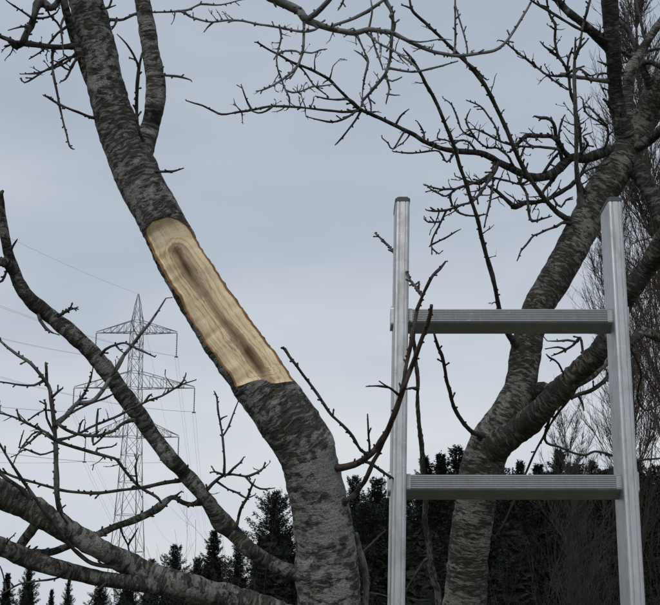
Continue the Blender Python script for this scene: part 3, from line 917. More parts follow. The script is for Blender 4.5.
m('M6', 'M5', "182,11,2.8 190,9,2.6 200,4,2.6 212,5,2.4 225,4,2.2 240,0,1.8", 0.02, bud=1.6, material=TWIG_HAZED)
m('M7', 'M5', "213,22,2.4 208,27,2.2 204,32,1.8", 0, bud=0, material=TWIG_HAZED)
m('M8', 'M5', "281,27,2.6 281,37,2.4 279,48,2.4 277,60,2.4 278,70,2.4 281,80,2.4 285,90,2.4 289,97,2.2 290,103,2", 0.02, bud=1.6, material=TWIG_HAZED)
m('M9', 'M8', "285,91,2.4 293,92.5,2.4 303,91,2.4 312,87,2.4 322,86,2.2 334,84,2", 0.02, bud=1.6, material=TWIG_HAZED)
m('M10', 'M3', "303,52,2.4 312,53,2.2 320,50,2 327,49,1.8", -0.02, material=TWIG_HAZED)
m('M11', 'M8', "279,54,2.6 285,51,2.4 296,51,2.4 303,55,2.2", 0.0, bud=2, material=TWIG_HAZED)
m('M12', 'M', "391,33,4.4 393,24,4.4 391.5,14,4.6 388,6,5 384,-2,5 380,-12,4.5", -0.03, bud=1.8, material=TWIG_HAZED)
m('M13', 'M', "391,34,3.8 391,46,3.6 389,60,3.6 386,70,3.4 383,77,3.6 375,86,3.6 368,95,3.4 363,101,3.2 361,107,3", 0.04, bud=2, material=TWIG_HAZED)
m('M14', 'M', "366,30,3.6 370,36,3.4 380,44,3.2 391,49,3.2 401,56,3 410,62,2.8 417,68,2.6", -0.06, material=TWIG_HAZED)
m('M15', 'M13', "389,67,3.2 400,70,3 412,71.5,2.8 424,70,2.8 436,67,2.6 447,64,2.4 458,61,2", 0.03, material=TWIG_HAZED)
m('M16', 'M', "356,33,2.8 361,44,2.6 366,54,2.6 369,62,3 366,75,2.6 363,88,2.4 362,103,2.2", 0.02, bud=1.6, material=TWIG_HAZED)
m('M17', 'M', "371,34,2.8 376,48,2.6 380,60,2.4 383,70,2.2", 0.0, material=TWIG_HAZED)
m('M18', 'M', "367,29,2.6 371,18,2.4 372,8,2.2 370,-6,2", 0.0, material=TWIG_HAZED)
m('M19', 'M1', "340,-8,3 344,0,2.6 341,6,2.4 338,10,2", 0, bud=2, material=TWIG_HAZED)
m('M20', 'M', "455,55,2.8 455.5,40,2.6 456,25,2.6 455.5,12,2.6 455,-8,2.4", -0.02, bud=1.4, material=TWIG_HAZED)
m('M21', 'M', "466,56,2.6 467,47,2.4 463,32,2.4 459,18,2.2 456,6,2", 0, bud=1.6, material=TWIG_HAZED)
m('M22', 'M', "405,40,2 420,42,1.8 440,39,1.6 452,40,1.4", -0.02, bud=0.5, material=TWIG_HAZED)
m('M23', 'M13', "386,74,2.8 389,86,2.6 388,94,2.4 386,103,2", 0, material=TWIG_HAZED)
m('M24', 'M23', "389,93,2 395,95,1.8 400,95,1.6", 0, bud=0, material=TWIG_HAZED)
m('M25', 'M13', "384,79,2.6 392,81,2.4 402,77,2", 0, material=TWIG_HAZED)
m('M26', 'M13', "367,96,2.6 371,104,2.4 371,112,2.2", 0, bud=2, material=TWIG_HAZED)
m('M27', 'M16', "368,60,2.4 362,55,2.2 354,50,1.8", 0, material=TWIG_HAZED)
m('M28', 'M12', "390,16,3 395,24,2.8 393,34,2.6", 0.02, material=TWIG_HAZED)
m('M29', 'M', "358,32,3 353,28,2.4 349,30,2", 0, material=TWIG_HAZED)
sprout('m', 'M', 14, 9, 24, 2.0, 0.42, 0.8, 0.2, 41, 1)
for k_, (par_, n_s, l0, l1) in enumerate((('M5', 9, 6, 14), ('M8', 5, 6, 14), ('M9', 4, 5, 12), ('M13', 6, 8, 18), ('M4', 4, 6, 12), ('M14', 4, 8, 16), ('E7', 4, 8, 18), ('B4', 4, 8, 18), ('D', 5, 8, 20), ('Q1', 4, 8, 16), ('E', 5, 8, 18))):
    sprout('m', par_, int(n_s * 1.5), l0, l1 * 1.15, 1.7, 0.1, 0.95, 0.3, 400 + k_, 1 if k_ < 6 else 0)
# small stump shoot beside the trunk, low
m('st', 'trunk', "345,640,8 364,625,7 365,604,6.5 365,580,6.2 362,560,6 358,545,5.4 356,534,5", 0.05, material=TWIG_PALE, bud=1)
m('st2', 'st', "363,592,2.4 372,593,2.2 386,596,2 400,600,2", 0.12, material=TWIG_PALE, bud=0.2)

# ================================================================== the aluminium ladder
lad = empty("ladder", "grey aluminium straight ladder with black end caps leaning between the two trees", "ladder")
LB, LT = 1.79, 2.03
A_b, A_t = P(397.5, 605, LB), P(402.5, 200, LT)
B_b, B_t = P(637.5, 605, LB), P(615.2, 200, LT)
axis = (A_t - A_b) + (B_t - B_b); axis /= np.linalg.norm(axis)
lx = (B_b - A_b) + (B_t - A_t); lx /= np.linalg.norm(lx)
ly = np.cross(axis, lx); ly /= np.linalg.norm(ly)                      # away from the camera
if ly[1] < 0:
    ly = -ly
half = 0.25 * (np.dot(B_b - A_b, lx) + np.dot(B_t - A_t, lx))
mid_top = 0.5 * (A_t + B_t)
Ltot = (mid_top[2] - 0.0) / axis[2]
mid_bot = mid_top - axis * Ltot
RW, RD = 0.0125, 0.032                       # half width / half depth of a rail


def profile_extrude(g, prof, c0, c1, ax, ay, cap=True):
    n_ = len(prof)
    V = [c + ax * p[0] + ay * p[1] for c in (c0, c1) for p in prof]
    Fc = [(j, (j + 1) % n_, n_ + (j + 1) % n_, n_ + j) for j in range(n_)]
    if cap:
        Fc += [tuple(range(n_ - 1, -1, -1)), tuple(range(n_, 2 * n_))]
    g.add(V, Fc)


def rrect(w, h, r_, k=4):
    out = []
    for cx, cy, a0 in ((w - r_, -h + r_, -90), (w - r_, h - r_, 0), (-w + r_, h - r_, 90), (-w + r_, -h + r_, 180)):
        for q in range(k + 1):
            a = math.radians(a0 + 90 * q / k); out.append((cx + r_ * math.cos(a), cy + r_ * math.sin(a)))
    return out


rail_prof = rrect(RW, RD, 0.0045)
# two shallow extrusion grooves on the front face
i_last = len(rail_prof)
front = [(-0.0062, -RD), (-0.0056, -RD + 0.0009), (-0.0046, -RD + 0.0009), (-0.0040, -RD), (0.0040, -RD), (0.0046, -RD + 0.0009), (0.0056, -RD + 0.0009), (0.0062, -RD)]
rail_prof = rail_prof + front
for sgn in (-1, 1):
    c0 = mid_bot + lx * half * sgn; c1 = mid_top + lx * half * sgn
    g = Geo(); profile_extrude(g, rail_prof, c0 + ly * RD, c1 + ly * RD, lx, ly)
    o = g.obj("rail", ALU, lad, smooth=False)
    g = Geo(); profile_extrude(g, rrect(RW + 0.0008, RD + 0.0008, 0.005), c1 + ly * RD - axis * 0.002, c1 + ly * RD + axis * 0.004, lx, ly)
    g2 = rrect(RW - 0.002, RD - 0.002, 0.005)
    profile_extrude(g, g2, c1 + ly * RD + axis * 0.004, c1 + ly * RD + axis * 0.0075, lx, ly)
    g.obj("end_cap", PLASTIC, lad, smooth=False)
    g = Geo(); profile_extrude(g, rrect(RW + 0.004, RD + 0.004, 0.006), c0 + ly * RD - axis * 0.012, c0 + ly * RD + axis * 0.05, lx, ly)
    g.obj("rubber_foot", PLASTIC, lad, smooth=False)


def rail_param(y):
    lo, hi = 0.0, Ltot
    for _ in range(50):
        md = 0.5 * (lo + hi)
        if pix(mid_bot + axis * md)[1] > y:
            lo = md
        else:
            hi = md
    return 0.5 * (lo + hi)


sA, sB = rail_param(313), rail_param(480.5)
sp = sA - sB
# rung profile: grooved front, sloping dark underside.  (along the axis, depth)
gr = []
hh = 0.0125
for q in range(7):                            # seven grooves on the front face, top to bottom
    a = hh - 0.0015 - q * 0.0031
    gr += [(a, 0.0), (a - 0.0016, 0.0), (a - 0.0019, 0.0020), (a - 0.0027, 0.0020)]
rung_prof = [(hh, 0.030), (hh, 0.0015)] + gr + [(-hh + 0.001, 0.0), (-hh - 0.001, 0.002), (-hh - 0.0115, 0.025), (-hh - 0.010, 0.030), (-hh - 0.005, 0.032)]
k0 = -int(sB / sp)
for k in range(k0, 2):
    s = sB + k * sp
    if s < 0.1:
        continue
    c = mid_bot + axis * s + ly * 0.014
    c0, c1 = c - lx * (half - RW + 0.0005), c + lx * (half - RW + 0.0005)
    g = Geo(); profile_extrude(g, rung_prof, c0, c1, axis, ly)
    ru = g.obj("rung", ALU_WORN, lad, smooth=False)
    for sgn in (-1, 1):                       # swaged rung ends that stand out of the rails
        g = Geo()
        q0 = c + lx * sgn * (half + RW - 0.001) + ly * 0.016
        q1 = q0 + lx * sgn * 0.0055
        profile_extrude(g, rrect(0.0185, 0.0165, 0.006), q0, q1, axis, ly)
        g.obj("rung_end", ALU, ru, smooth=False)
        g = Geo()
        q0 = c + lx * sgn * (half - RW + 0.0006) + ly * 0.016
        profile_extrude(g, rrect(0.0150, 0.0158, 0.006), q0 - lx * sgn * 0.008, q0, axis, ly)
        g.obj("collar", ALU, ru, smooth=False)

# ================================================================== the forked tree behind the ladder (right)
root2 = empty("bare_tree", "darker forked leafless tree standing behind the ladder", "tree", "bare trees")
TREES['r'] = dict(root=root2, limbs={}, twig=TWIG_BLACK, limb=BARK_BACK)


def plain_trunk(tree, key, traced, rad_extra, material, name, seed, base_pts=None):
    pts, rad = [], []
    if base_pts:
        for p, q in base_pts:
            pts.append(np.array(p)); rad.append(q)
    for x, y, w, d in traced:
        pts.append(P(x, y, d)); rad.append(0.5 * w * d / F)
    C, r = catmull(pts, rad, 0.006)
    T_, f_, e_, s_ = relief_trunk(C, r, 0, 0, 0)
    seg = 64
    a = np.linspace(0, 2 * math.pi, seg, endpoint=False)
    A = np.broadcast_to(a, (len(C), seg))
    K = np.stack([np.cos(A) * 0.04, np.sin(A) * 0.04, np.broadcast_to((s_ + seed)[:, None], A.shape)], -1)
    ring = vnoise(np.stack([s_ * 70, s_ * 0, s_ * 0 + seed], -1), seed)[:, None]
    rr = r[:, None] * (1 + 0.05 * vnoise(K * np.array([12, 12, 14.0]), seed) + 0.022 * ring) + bark_disp(K, 0.0012, seed)
    D = f_[:, None, :] * np.cos(A)[..., None] + e_[:, None, :] * np.sin(A)[..., None]
    V = (C[:, None, :] + D * rr[..., None]).reshape(-1, 3)
    Fc = []
    for i in range(len(C) - 1):
        for j in range(seg):
            k = (j + 1) % seg
            Fc.append((i * seg + j, i * seg + k, (i + 1) * seg + k, (i + 1) * seg + j))
    Fc.append(tuple(range(seg - 1, -1, -1))); Fc.append(tuple((len(C) - 1) * seg + j for j in range(seg)))
    ob = link(name, make_mesh(name, V, Fc, material, True, {"bk": ('FLOAT_VECTOR', K.reshape(-1, 3))}), TREES[tree]['root'])
    trunk_px(TREES[tree], key, C, r, ob)
    return ob


b2 = P(463, 620, 2.46)
plain_trunk('r', 'A', [(463, 620, 42, 2.46), (465, 600, 41, 2.46), (469, 550, 40, 2.46), (475, 505, 39, 2.46), (482, 468, 42, 2.46), (492, 440, 40, 2.47), (507, 413, 34, 2.48),
                       (520, 387, 31, 2.50), (527, 345, 31, 2.52), (536, 312, 29, 2.54), (551, 286, 31, 2.56), (571, 251, 32, 2.58), (587, 220, 33, 2.60), (603, 190, 34, 2.62), (617, 168, 33, 2.64), (630, 146, 30, 2.66), (640, 128, 27, 2.67), (648, 113, 26, 2.66), (658, 90, 26, 2.64), (675, 55, 24, 2.62), (690, 0, 20, 2.6)],
            None, BARK_BACK, "trunk", 51, [((b2[0] - 0.02, b2[1], -0.05), 0.08), ((b2[0] - 0.02, b2[1], 0.15), 0.062), ((b2[0] - 0.015, b2[1], 0.8), 0.05), ((b2[0] - 0.005, b2[1], 1.3), 0.047)])
q = lambda key, par, s, dd=0.0, **k: limb('r', key, par, s, None, dd, **k)
q('Bl', 'A', "488,455,30 503,442,29 520,430,26 545,407,23.5 570,380,22 585,366,21.5 597,354,21 607,339,20.5 617,318,20 630,292,20.5 645,270,20 660,246,20 680,205,19 700,170,18", -0.40, material=BARK_BLIMB, rough=0.12)
q('R1', 'A', "632,146,22 623,127,18 617.5,112,16 616,100,15.5 614,75,15 613.5,50,15.5 611,25,15.5 609,0,15.5 608,-30,15 605,-80,14", -0.12, material=BARK_DARK, bud=1.2)
q('R1a', 'R1', "613,52,11 603,42,10 592,31,9 581,21,8.5 570,13,7.5 560,4,6.8 550,-5,6 530,-22,5", -0.10, material=BARK_DARK, bud=1)
q('R1b', 'R1', "612,42,5 598,36,4 586,32,3.8 575,27,3.6 561,18,3.4 548,10,3.4 537,4,3.2 528,-2,3", -0.10, bud=0.8)
q('R2', 'A', "640,135,12 630,122,12 627,105,12 628,88,12 630,72,12 636,60,11 641,51,9 648,40,8 656,28,8 668,12,7", 0.10, material=BARK_BACK)
q('R2a', 'R2', "641,53,6 637,46,5.5 631,36,5 624,25,4.6 617,17,4.2 612,5,4", 0.05)
q('R2b', 'R2', "637,58,5.5 628,55,5 621,51,4.6 616,49,4", -0.02)
q('R2c', 'R2', "638,57,4 633,40,3.6 628,20,3.4 620,2,3", 0.08)
q('R2d', 'R2', "646,44,4 640,20,3.6 636,0,3.2", 0.05)
q('R2e', 'R2', "640,54,5 650,50,4.4 664,48,4", 0.05)
q('R4', 'A', "632,148,12 640,145,11 648,140,10.5 660,131,10 680,115,9", -0.15, material=BARK_DARK)
q('R5', 'A', "626,152,20 634,165,19 645,182,18 655,202,17.5 664,222,17 680,250,16", -0.10, material=BARK_DARK)
q('R7', 'A', "655,96,12 648,80,8 643,66,6 650,62,5 662,68,5", -0.06, material=BARK_DARK)
# lower right
q('S1', 'Bl', "562,390,8 575,384,9 590,375,9.5 602,364,10.5 612,358,10 624,348,9.5 635,340,10 642,332,11 650,333,9 660,338,8 680,342,7", 0.14, material=BARK_BACK, bud=1)
q('S2', 'Bl', "556,398,6 570,397,5.4 580,394,5 590,391,4.8 600,384,4.6 606,379,4.4 612,369,4", 0.10)
q('S2b', 'S2', "578,394,3 582,402,2.6 584,411,2", 0.0, bud=0)
q('S3', 'S2', "569,399,3.6 562,408,3.4 555,418,3.2 548,428,3 542,438,3 535,452,3 528,470,2.8 520,488,2.6 505,520,2.4 493,540,2", 0.08, bud=0.4)
q('S4', 'Bl', "566,378,3 562,371,2.8 556,362,2.6 550,358,2.4 546,354,2", -0.05)
q('S5', 'Bl', "584,356,3.4 580,338,3.6 574,345,3.2 562,352,2.8 551,356,2", 0.05)
q('S6', 'S5', "577,342,2.6 568,340,2.6 558,341,2.2 547,341,1.8", 0.02)
q('S7', 'S5', "568,349,2.6 558,347,2.4 545,349,2", 0.02)
q('S8', 'A', "536,395,14 541,388,13 546,388,10", -0.03, material=BARK_BACK, bud=0)
q('S9', 'Bl', "612,335,5 625,340,4 640,370,3.4 637,395,3 645,410,3 660,404,3", 0.2)
q('S10', 'Bl', "550,415,4 545,440,3.4 560,447,3 582,455,3 598,452,3 630,460,3 665,458,3", 0.25, bud=0.5)
sprout('r', 'S1', 6, 15, 35, 2.2, 0.3, 1.0, 0.3, 61, 1)
sprout('r', 'Bl', 8, 18, 40, 2.4, 0.45, 1.0, 0.3, 62, 1)
# long shoots from the left side of the trunk
q('U1', 'A', "522,350,8 514,342,7 506,332,6 500,312,5.2 495,285,5 491,268,5 487,255,4.8 482,237,4.8 477,220,4.6 471,200,4.6 466,182,4.4 460,166,4.4 455,148,4.2 451,137,4.2 447,127,4.4 442,114,4 437,102,4.2 432,93,3.8 427,85,4 422,75,3.6 417,67,3.8 411,58,3.2 404,50,2.6", -0.45, material=TWIG_BLACK, bud=0.8)
q('U2', 'A', "584,222,8 571,220.5,6.6 563,216,6 556,211,5.8 545,199,5.6 538,190,5.4 532,182,5.4 522,165,5.2 515,150,5 505,127,4.8 495,104,4.6 485,85,4.6 477,75,4.4 470,67,4.2 457,54,4 448,45,3.8 440,37,3.6 432,29,3.6 425,22,3.4 418,16,3.2 412,9,3.2 409,-4,3", -0.30, material=TWIG_BLACK, bud=1.2)
q('U2a', 'U2', "466,62,2.6 474,68,2.6 482,76,2.4 487,80,2.2", 0, bud=3)
q('U2b', 'U2', "412,9,2.6 406,6,2.4 401,5,2", 0)
q('U3', 'A', "494,437,6 484,436,6 475,434,5.4 470,431,5 463,422,4.6 455,409,4.4 451,393,4.2 447,380,4 443,362,3.8 438,346,3.8 434,333,3.6", -0.25, material=TWIG_BLACK, bud=0.8)
q('L1', 'A', "622,152,12.0 612,151,11.0 602,153,10.5 590,157,10.0 582,159,8.1 573,157,7.6 565,162,8.5 557,170,9.3 548,175,8.9 538,177,8.5 527,176,7.6 518,172,7.3 510,168,7.1 500,163,6.8 490,157,6.5 480,153,6.1 468,152,5.6 455,151,5.3 442,149,4.9 430,144,4.6 422,140,4.4 415,135,4.2 405,130,4.1 395,125,3.9 382,119,3.7 370,114,3.6 360,109,3.6 352,102,3.2 345,95,3.1 337,87,2.9 330,80,2.9 322,75,2.7 315,71,2.7 306,67,2.5 297,64,2.5 288,60,2.4 280,55,2.2 268,49,2.0 257,42,1.7", -0.35, material=BARK_DARK, bud=0.9)
q('L2', 'L1', "362,110,4 352,111.5,3.4 342,112,3.2 330,110.5,3.2 315,109,3 295,107,3 280,106,3 272,106,3 262,107.5,3 252,110,2.8 236,112.5,2.6 222,114,2.6 212,110,2.4 202,105,2.4 194,103,2.2 186,100.5,2", 0.02, bud=0.9)
q('L3', 'L2', "252,110,2.4 248,103,2.2 245,95,2 241,84,1.8", 0, bud=0.6)
q('L4', 'L2', "272,106,2.6 266,111,2.4 258,113,2.2 250,110,2", 0)
q('L5', 'L1', "362,111,3 355,121,2.6 347,132,2.4 341,139,2.2 335,145,2", 0)
q('L6', 'L1', "360,110,3.4 350,100,3 338,100,2.6 328,99,2.4 315,96,2", -0.03)
q('L6b', 'L1', "358,110,3 346,118,2.6 333,122,2.4 320,120,2.4 308,117,2", -0.03, bud=1.6)
q('L7', 'L1', "395,125,2.8 400,117,2.4 405,112,2.2 409,109,1.8", 0, bud=0.6)
q('L8', 'L1', "425,141,2.8 424,133,2.4 421,127,2.4 417,121,2", 0, bud=2)
q('L9', 'L1', "455,150,3 447,162,2.6 440,152,2.6 425,152,2.4 408,153,2.4 393,151.5,2", -0.02, bud=1.2)
q('L10', 'L1', "405,131,2.4 393,149,2.2 388,143,2.2 382,138,1.8", -0.03)
q('L11', 'L1', "297,64,2.4 305,72,2.4 313,84,2.2 320,90,2 328,96,1.8", 0, bud=1.6)
q('L12', 'L1', "264,47,2.2 259,43,2 258,41,1.8", 0, bud=0)
sprout('r', 'L1', 14, 10, 26, 2.3, 0.42, 0.98, 0.3, 71, 1)
# upright shoots and twigs near the top
q('N1', 'A', "590,215,8 581,203,7 579,190,6.4 577,175,5.6 576,150,5 575.5,125,4.6 575,100,4.4 575,70,3.8 575.5,37,2.6", -0.15, material=TWIG_PALE, bud=0.5)
q('N2', 'L1', "582,158,4.4 581,145,4.2 579,125,4 576,108,4 572,95,3.8 570,85,3.8 569,75,3.6 565,66,3.4 561,61,3.2 555,55,3 550,50,2.8 545,47,2.6 540,41,2.2", -0.08, bud=1.2)
q('N3', 'N2', "563,63,3 558,54,3 555,40,3 556,25,3.4 552,18,3.2 549,12,3 546,-4,3", 0, bud=1.8)
q('N4', 'N1', "577,60,3.6 580,45,3.6 581,32,3.4 584,22,3.6 587,12,3.6 590,0,3.4 591,-10,3", 0.02, bud=1.4)
q('N5', 'N4', "580,48,2.4 586,42,2.2 589,38,2", 0)
q('N6', 'R1', "614,81,6 607,81,5 598,80.5,4.6 590,79,4.6 582,77.5,4.6 575,76.5,4.8 566,75,4.8 560,74,5.2", -0.10, material=TWIG_PALE, bud=0.2)
q('N7', 'N6', "567,75,3.4 557,76,3 547,75,3 540,70,3 532,64,3 526,59,2.8 520,55,2.8 512,48,2.6 505,42,2.4 498,40,2", -0.03, bud=1.6)
q('N8', 'N7', "547,76,2.8 552,79,2.6 558,83,2.6 563,87,2.4 568,90,2.2", 0, bud=2)
q('N9', 'N6', "566,74,3.6 571,71,3.2 578,68,3 583,71,2.8 588,78,2.6 592,82,2.2", -0.03, bud=2)
q('N10', 'N2', "568,72,3 568,62,3 571,52,3.4 576,55,2.6", -0.02, bud=2)
q('N11', 'R1', "612,76,3 604,73,2.8 599,74,2.6 597,78,2.2", -0.03, bud=0)
q('N12', 'R1', "613,66,2.6 606,65,2.2 602,63,2 597,61,1.8", -0.03, bud=1)
q('N13', 'R1', "616,112,5 611,108,4.2 607,102,4 603,99,3.6", -0.05, bud=1.5)
q('N14', 'N9', "582,72,2.4 590,76,2.4 596,74,2", 0, bud=2)
# gnarled tangle left of the trunk
q('G1', 'L1', "570,157,6 563,150,5.6 556,140,5.4 550,137,5.2 542,137,5 534,136,5 527,135,5 522,139,4.6 517,144,4.2 510,152,3.6", -0.10, material=BARK_DARK, bud=1.5)
q('G2', 'L1', "562,163,5 560,150,4.8 557,140,4.6 556,128,4.4 552,121,4.2 547,118,4 541,118,3.8 534,116,3", -0.05, bud=1.6)
q('G3', 'G2', "558,142,3.4 559,132,3.2 561,124,3.2 564,116,2.6", 0, bud=2)
q('G4', 'L1', "575,160,3.6 584,150,3.4 588,143,3.2 583,136,3 591,133,2.4", -0.04, bud=1.5)
q('G5', 'L1', "598,155,3.4 606,145,3.2 609,131,3 604,122,2.8 596,114,2.6 590,108,2.2 585,107,2", -0.06, bud=2)
q('G6', 'G5', "606,128,2.4 598,121,2.4 588,115,2.4 584,108,2.2 583,99,2", 0, bud=1.5)
q('G7', 'A', "592,205,6 583,190,5.4 577,181,5 570,187,5 562,192,4.8 554,196,4.6 545,199,4.6 535,202,4.8 525,203,5.4 516,207,7 511,204,5.6 505,198,4.6 497,191,4 488,186,3.2", -0.12, material=BARK_DARK, bud=1.4)
q('G8', 'L1', "523,174,4 520,182,3.6 526,192,3.6 528,203,3.4 529,214,3.4 532,221,3.6 541,219,3 552,216,2.4", -0.08, bud=1.2)
q('G9', 'A', "580,226,4.6 565,222,4 556,226,3.4 545,230,3 537,234,2.8 531,238,2.6 525,246,2.6 521,251,2.4 519,256,2.2 517,261,2", -0.12, bud=0.9)
q('G10', 'L1', "498,162,5.4 496,169,5 491,176,4.6 485,186,4.2 479,195,3.8 472,202,3.6 463,204,3.4 455,207,3.4 447,210,3 440,211,3 433,211,2.6 426,210,2", -0.14, bud=1.6)
q('G11', 'G10', "496,170,3.6 488,176,3.4 480,181,3.2 472,184,3.2 465,186,3 457,189,3 450,189,2.8 441,189,2.6 432,187,2.4 424,185,2", -0.04, bud=1.6)
q('G12', 'G11', "456,188,2.6 446,196,2.6 440,194,2.4 432,190,2.2 425,184,1.8", 0, bud=1.6)
q('G13', 'G11', "462,186,3 454,190,3 450,197,3.2 452,205,3 457,211,2.8 465,215,2.6 475,216,2.4 487,214,2", 0, bud=1.6)
q('G14', 'G10', "446,210,3 443,218,2.8 439,226,2.6 434,236,2.6 431,245,2.6 434,250,2.2 439,254,2", 0, bud=1.6)
q('G15', 'G14', "431,245,2.2 439,241,2 447,237,2 455,232,1.8 461,229,1.6", 0, bud=0.8)
q('G16', 'G14', "441,221,2.6 434,222,2.4 428,222,2.4 424,219,2", 0, bud=2.5)
q('G17', 'L1', "495,160,3 492,172,2.8 492,184,2.6 490,200,2.6 487,215,2.4 484,228,2", -0.08, bud=1.2)
q('G18', 'U2', "530,180,3 520,184,3 505,180,3 490,178,2.8 478,184,2.6 466,180,2.4 455,176,2", -0.02, bud=1.2)
q('G19', 'L1', "515,170,3 508,156,3 498,148,2.8 488,147,2.6 478,140,2.4 470,130,2.4 466,120,2.2 470,110,2", -0.05, bud=2)
q('G20', 'G19', "474,136,2.4 466,134,2.4 461,128,2.2 458,118,2.2 452,105,2 443,98,1.8", 0, bud=1.6)
q('G21', 'L1', "478,152,2.6 470,143,2.6 464,140,2.4 455,142,2.2 445,140,2.2 437,138,2.2 440,130,2", -0.03, bud=2)
q('G22', 'L1', "540,177,4 552,160,3.6 560,150,3.4 545,147,3.2 530,147,3 515,146,2.8 500,141,2.6 488,134,2.4 476,129,2.2 466,130,2", -0.08, bud=1)
q('G23', 'L1', "560,168,5 553,180,4.4 546,188,4 541,195,3.6", -0.03)
q('G24', 'L1', "590,158,3.6 583,170,3.4 578,180,3.2 584,172,2.8 594,167,2.6 606,164,2.2 612,160,2", -0.06)
q('G25', 'G7', "552,196,3 556,203,2.8 561,207,2.6 566,200,2.4 573,197,2.2", -0.03, bud=1.6)
q('G26', 'G22', "500,141,2.4 496,128,2.4 488,116,2.2 480,106,2 466,100,1.8", 0, bud=1.2)
sprout('r', 'G7', 8, 10, 26, 2.4, 0.1, 0.95, 0.1, 81, 1)
sprout('r', 'G10', 7, 10, 24, 2.2, 0.1, 0.9, 0.0, 82, 1)
sprout('r', 'G1', 5, 10, 26, 2.4, 0.1, 0.9, 0.5, 83, 1)
sprout('r', 'G22', 7, 10, 28, 2.2, 0.1, 0.95, 0.2, 84, 1)
sprout('r', 'G11', 4, 8, 18, 2.0, 0.1, 0.9, 0.0, 85)
sprout('r', 'N1', 6, 12, 30, 2.2, 0.15, 0.6, 0.6, 86, 1)
sprout('r', 'G5', 3, 8, 18, 2.0, 0.1, 0.9, 0.2, 87)
sprout('r', 'R2', 6, 20, 50, 2.8, 0.3, 1.0, 0.6, 88, 1)
sprout('r', 'R5', 6, 20, 45, 2.6, 0.1, 0.9, 0.2, 89, 1)
sprout('r', 'R4', 4, 15, 35, 2.4, 0.2, 0.9, 0.2, 90, 1)

for k_, (par_, n_s, l0, l1) in enumerate((('U2', 9, 10, 26), ('U1', 6, 8, 18), ('N2', 5, 10, 24), ('N7', 5, 8, 20), ('R1a', 4, 10, 30), ('L2', 8, 7, 18), ('G18', 5, 10, 24), ('G19', 5, 10, 22), ('N3', 4, 8, 16), ('G8', 3, 8, 16), ('R1', 5, 10, 26))):
    sprout('r', par_, int(n_s * 1.6), l0, l1, 1.8, 0.15, 0.95, 0.3, 300 + k_, 1 if n_s > 4 else 0)
# ================================================================== slender sapling behind the ladder's left rail
root3 = empty("sapling", "slender pale sapling stem rising behind the ladder's left half", "sapling")
TREES['s'] = dict(root=root3, limbs={}, twig=TWIG, limb=TWIG_PALE)
b3 = P(439, 612, 2.25)
plain_trunk('s', 'A', [(439, 612, 7, 2.25), (434, 582, 7, 2.25), (430.5, 566, 6.4, 2.25), (428, 540, 6, 2.25), (425, 520, 5.6, 2.25), (426, 501, 5, 2.25), (423, 473, 4.4, 2.25), (422, 450, 4.4, 2.25), (420, 430, 4, 2.25),
                       (418, 412, 4, 2.25), (417.5, 395, 4, 2.25), (418, 380, 3.8, 2.25), (416, 366, 3.6, 2.25), (415, 350, 3.4, 2.25), (413, 334, 3, 2.25)], None, BARK_LIMB, "trunk", 77,
            [((b3[0] + 0.03, b3[1], -0.02), 0.013), ((b3[0] + 0.02, b3[1], 0.6), 0.011), ((b3[0] + 0.01, b3[1], 1.2), 0.009)])
limb('s', 't1', 'A', "418,388,3 412,388,2.6 408,388,2.2", None, -0.02, bud=0.5)
limb('s', 't2', 'A', "425,560,3 405,593,2 415,600,2 430,600,1.8", None, 0.02, bud=0.3)

# ================================================================== lattice pylon
py_d = 190.0
pyl_top = P(138.5, 293, py_d)
pb = P(134.0, 556, py_d)
pcx, pcy = pyl_top[0], pyl_top[1]
gz = ground_z(pcx, pcy)
pyl = empty("pylon", "tall grey lattice electricity pylon with three pairs of arms behind the branches", "pylon")
rotz = R(28)
ux = np.array([math.cos(rotz), math.sin(rotz), 0]); uy = np.array([-math.sin(rotz), math.cos(rotz), 0])
c_ = np.array([pcx, pcy, 0.0])


def z_at(y):
    """height on the pylon axis seen at picture row y"""
    lo, hi = -20.0, 120.0
    for _ in range(60):
        md = 0.5 * (lo + hi)
        if pix(np.array([pcx, pcy, md]))[1] > y:
            lo = md
        else:
            hi = md
    return 0.5 * (lo + hi)


mp = py_d / F
levels = [(gz, 40), (z_at(600), 30.5), (z_at(552), 25), (z_at(515), 21), (z_at(482), 18), (z_at(455), 16), (z_at(437), 14.6), (z_at(418), 13.6), (z_at(402), 12.8), (z_at(388), 12), (z_at(372), 11.4), (z_at(358), 11), (z_at(345), 10.6), (z_at(333), 10.2), (z_at(321), 9), (z_at(306), 5), (z_at(294), 0.8)]


def corner(i, sx, sy):
    z, w = levels[i]
    return c_ + ux * sx * w * mp * 0.5 + uy * sy * w * mp * 0.5 + np.array([0, 0, z])


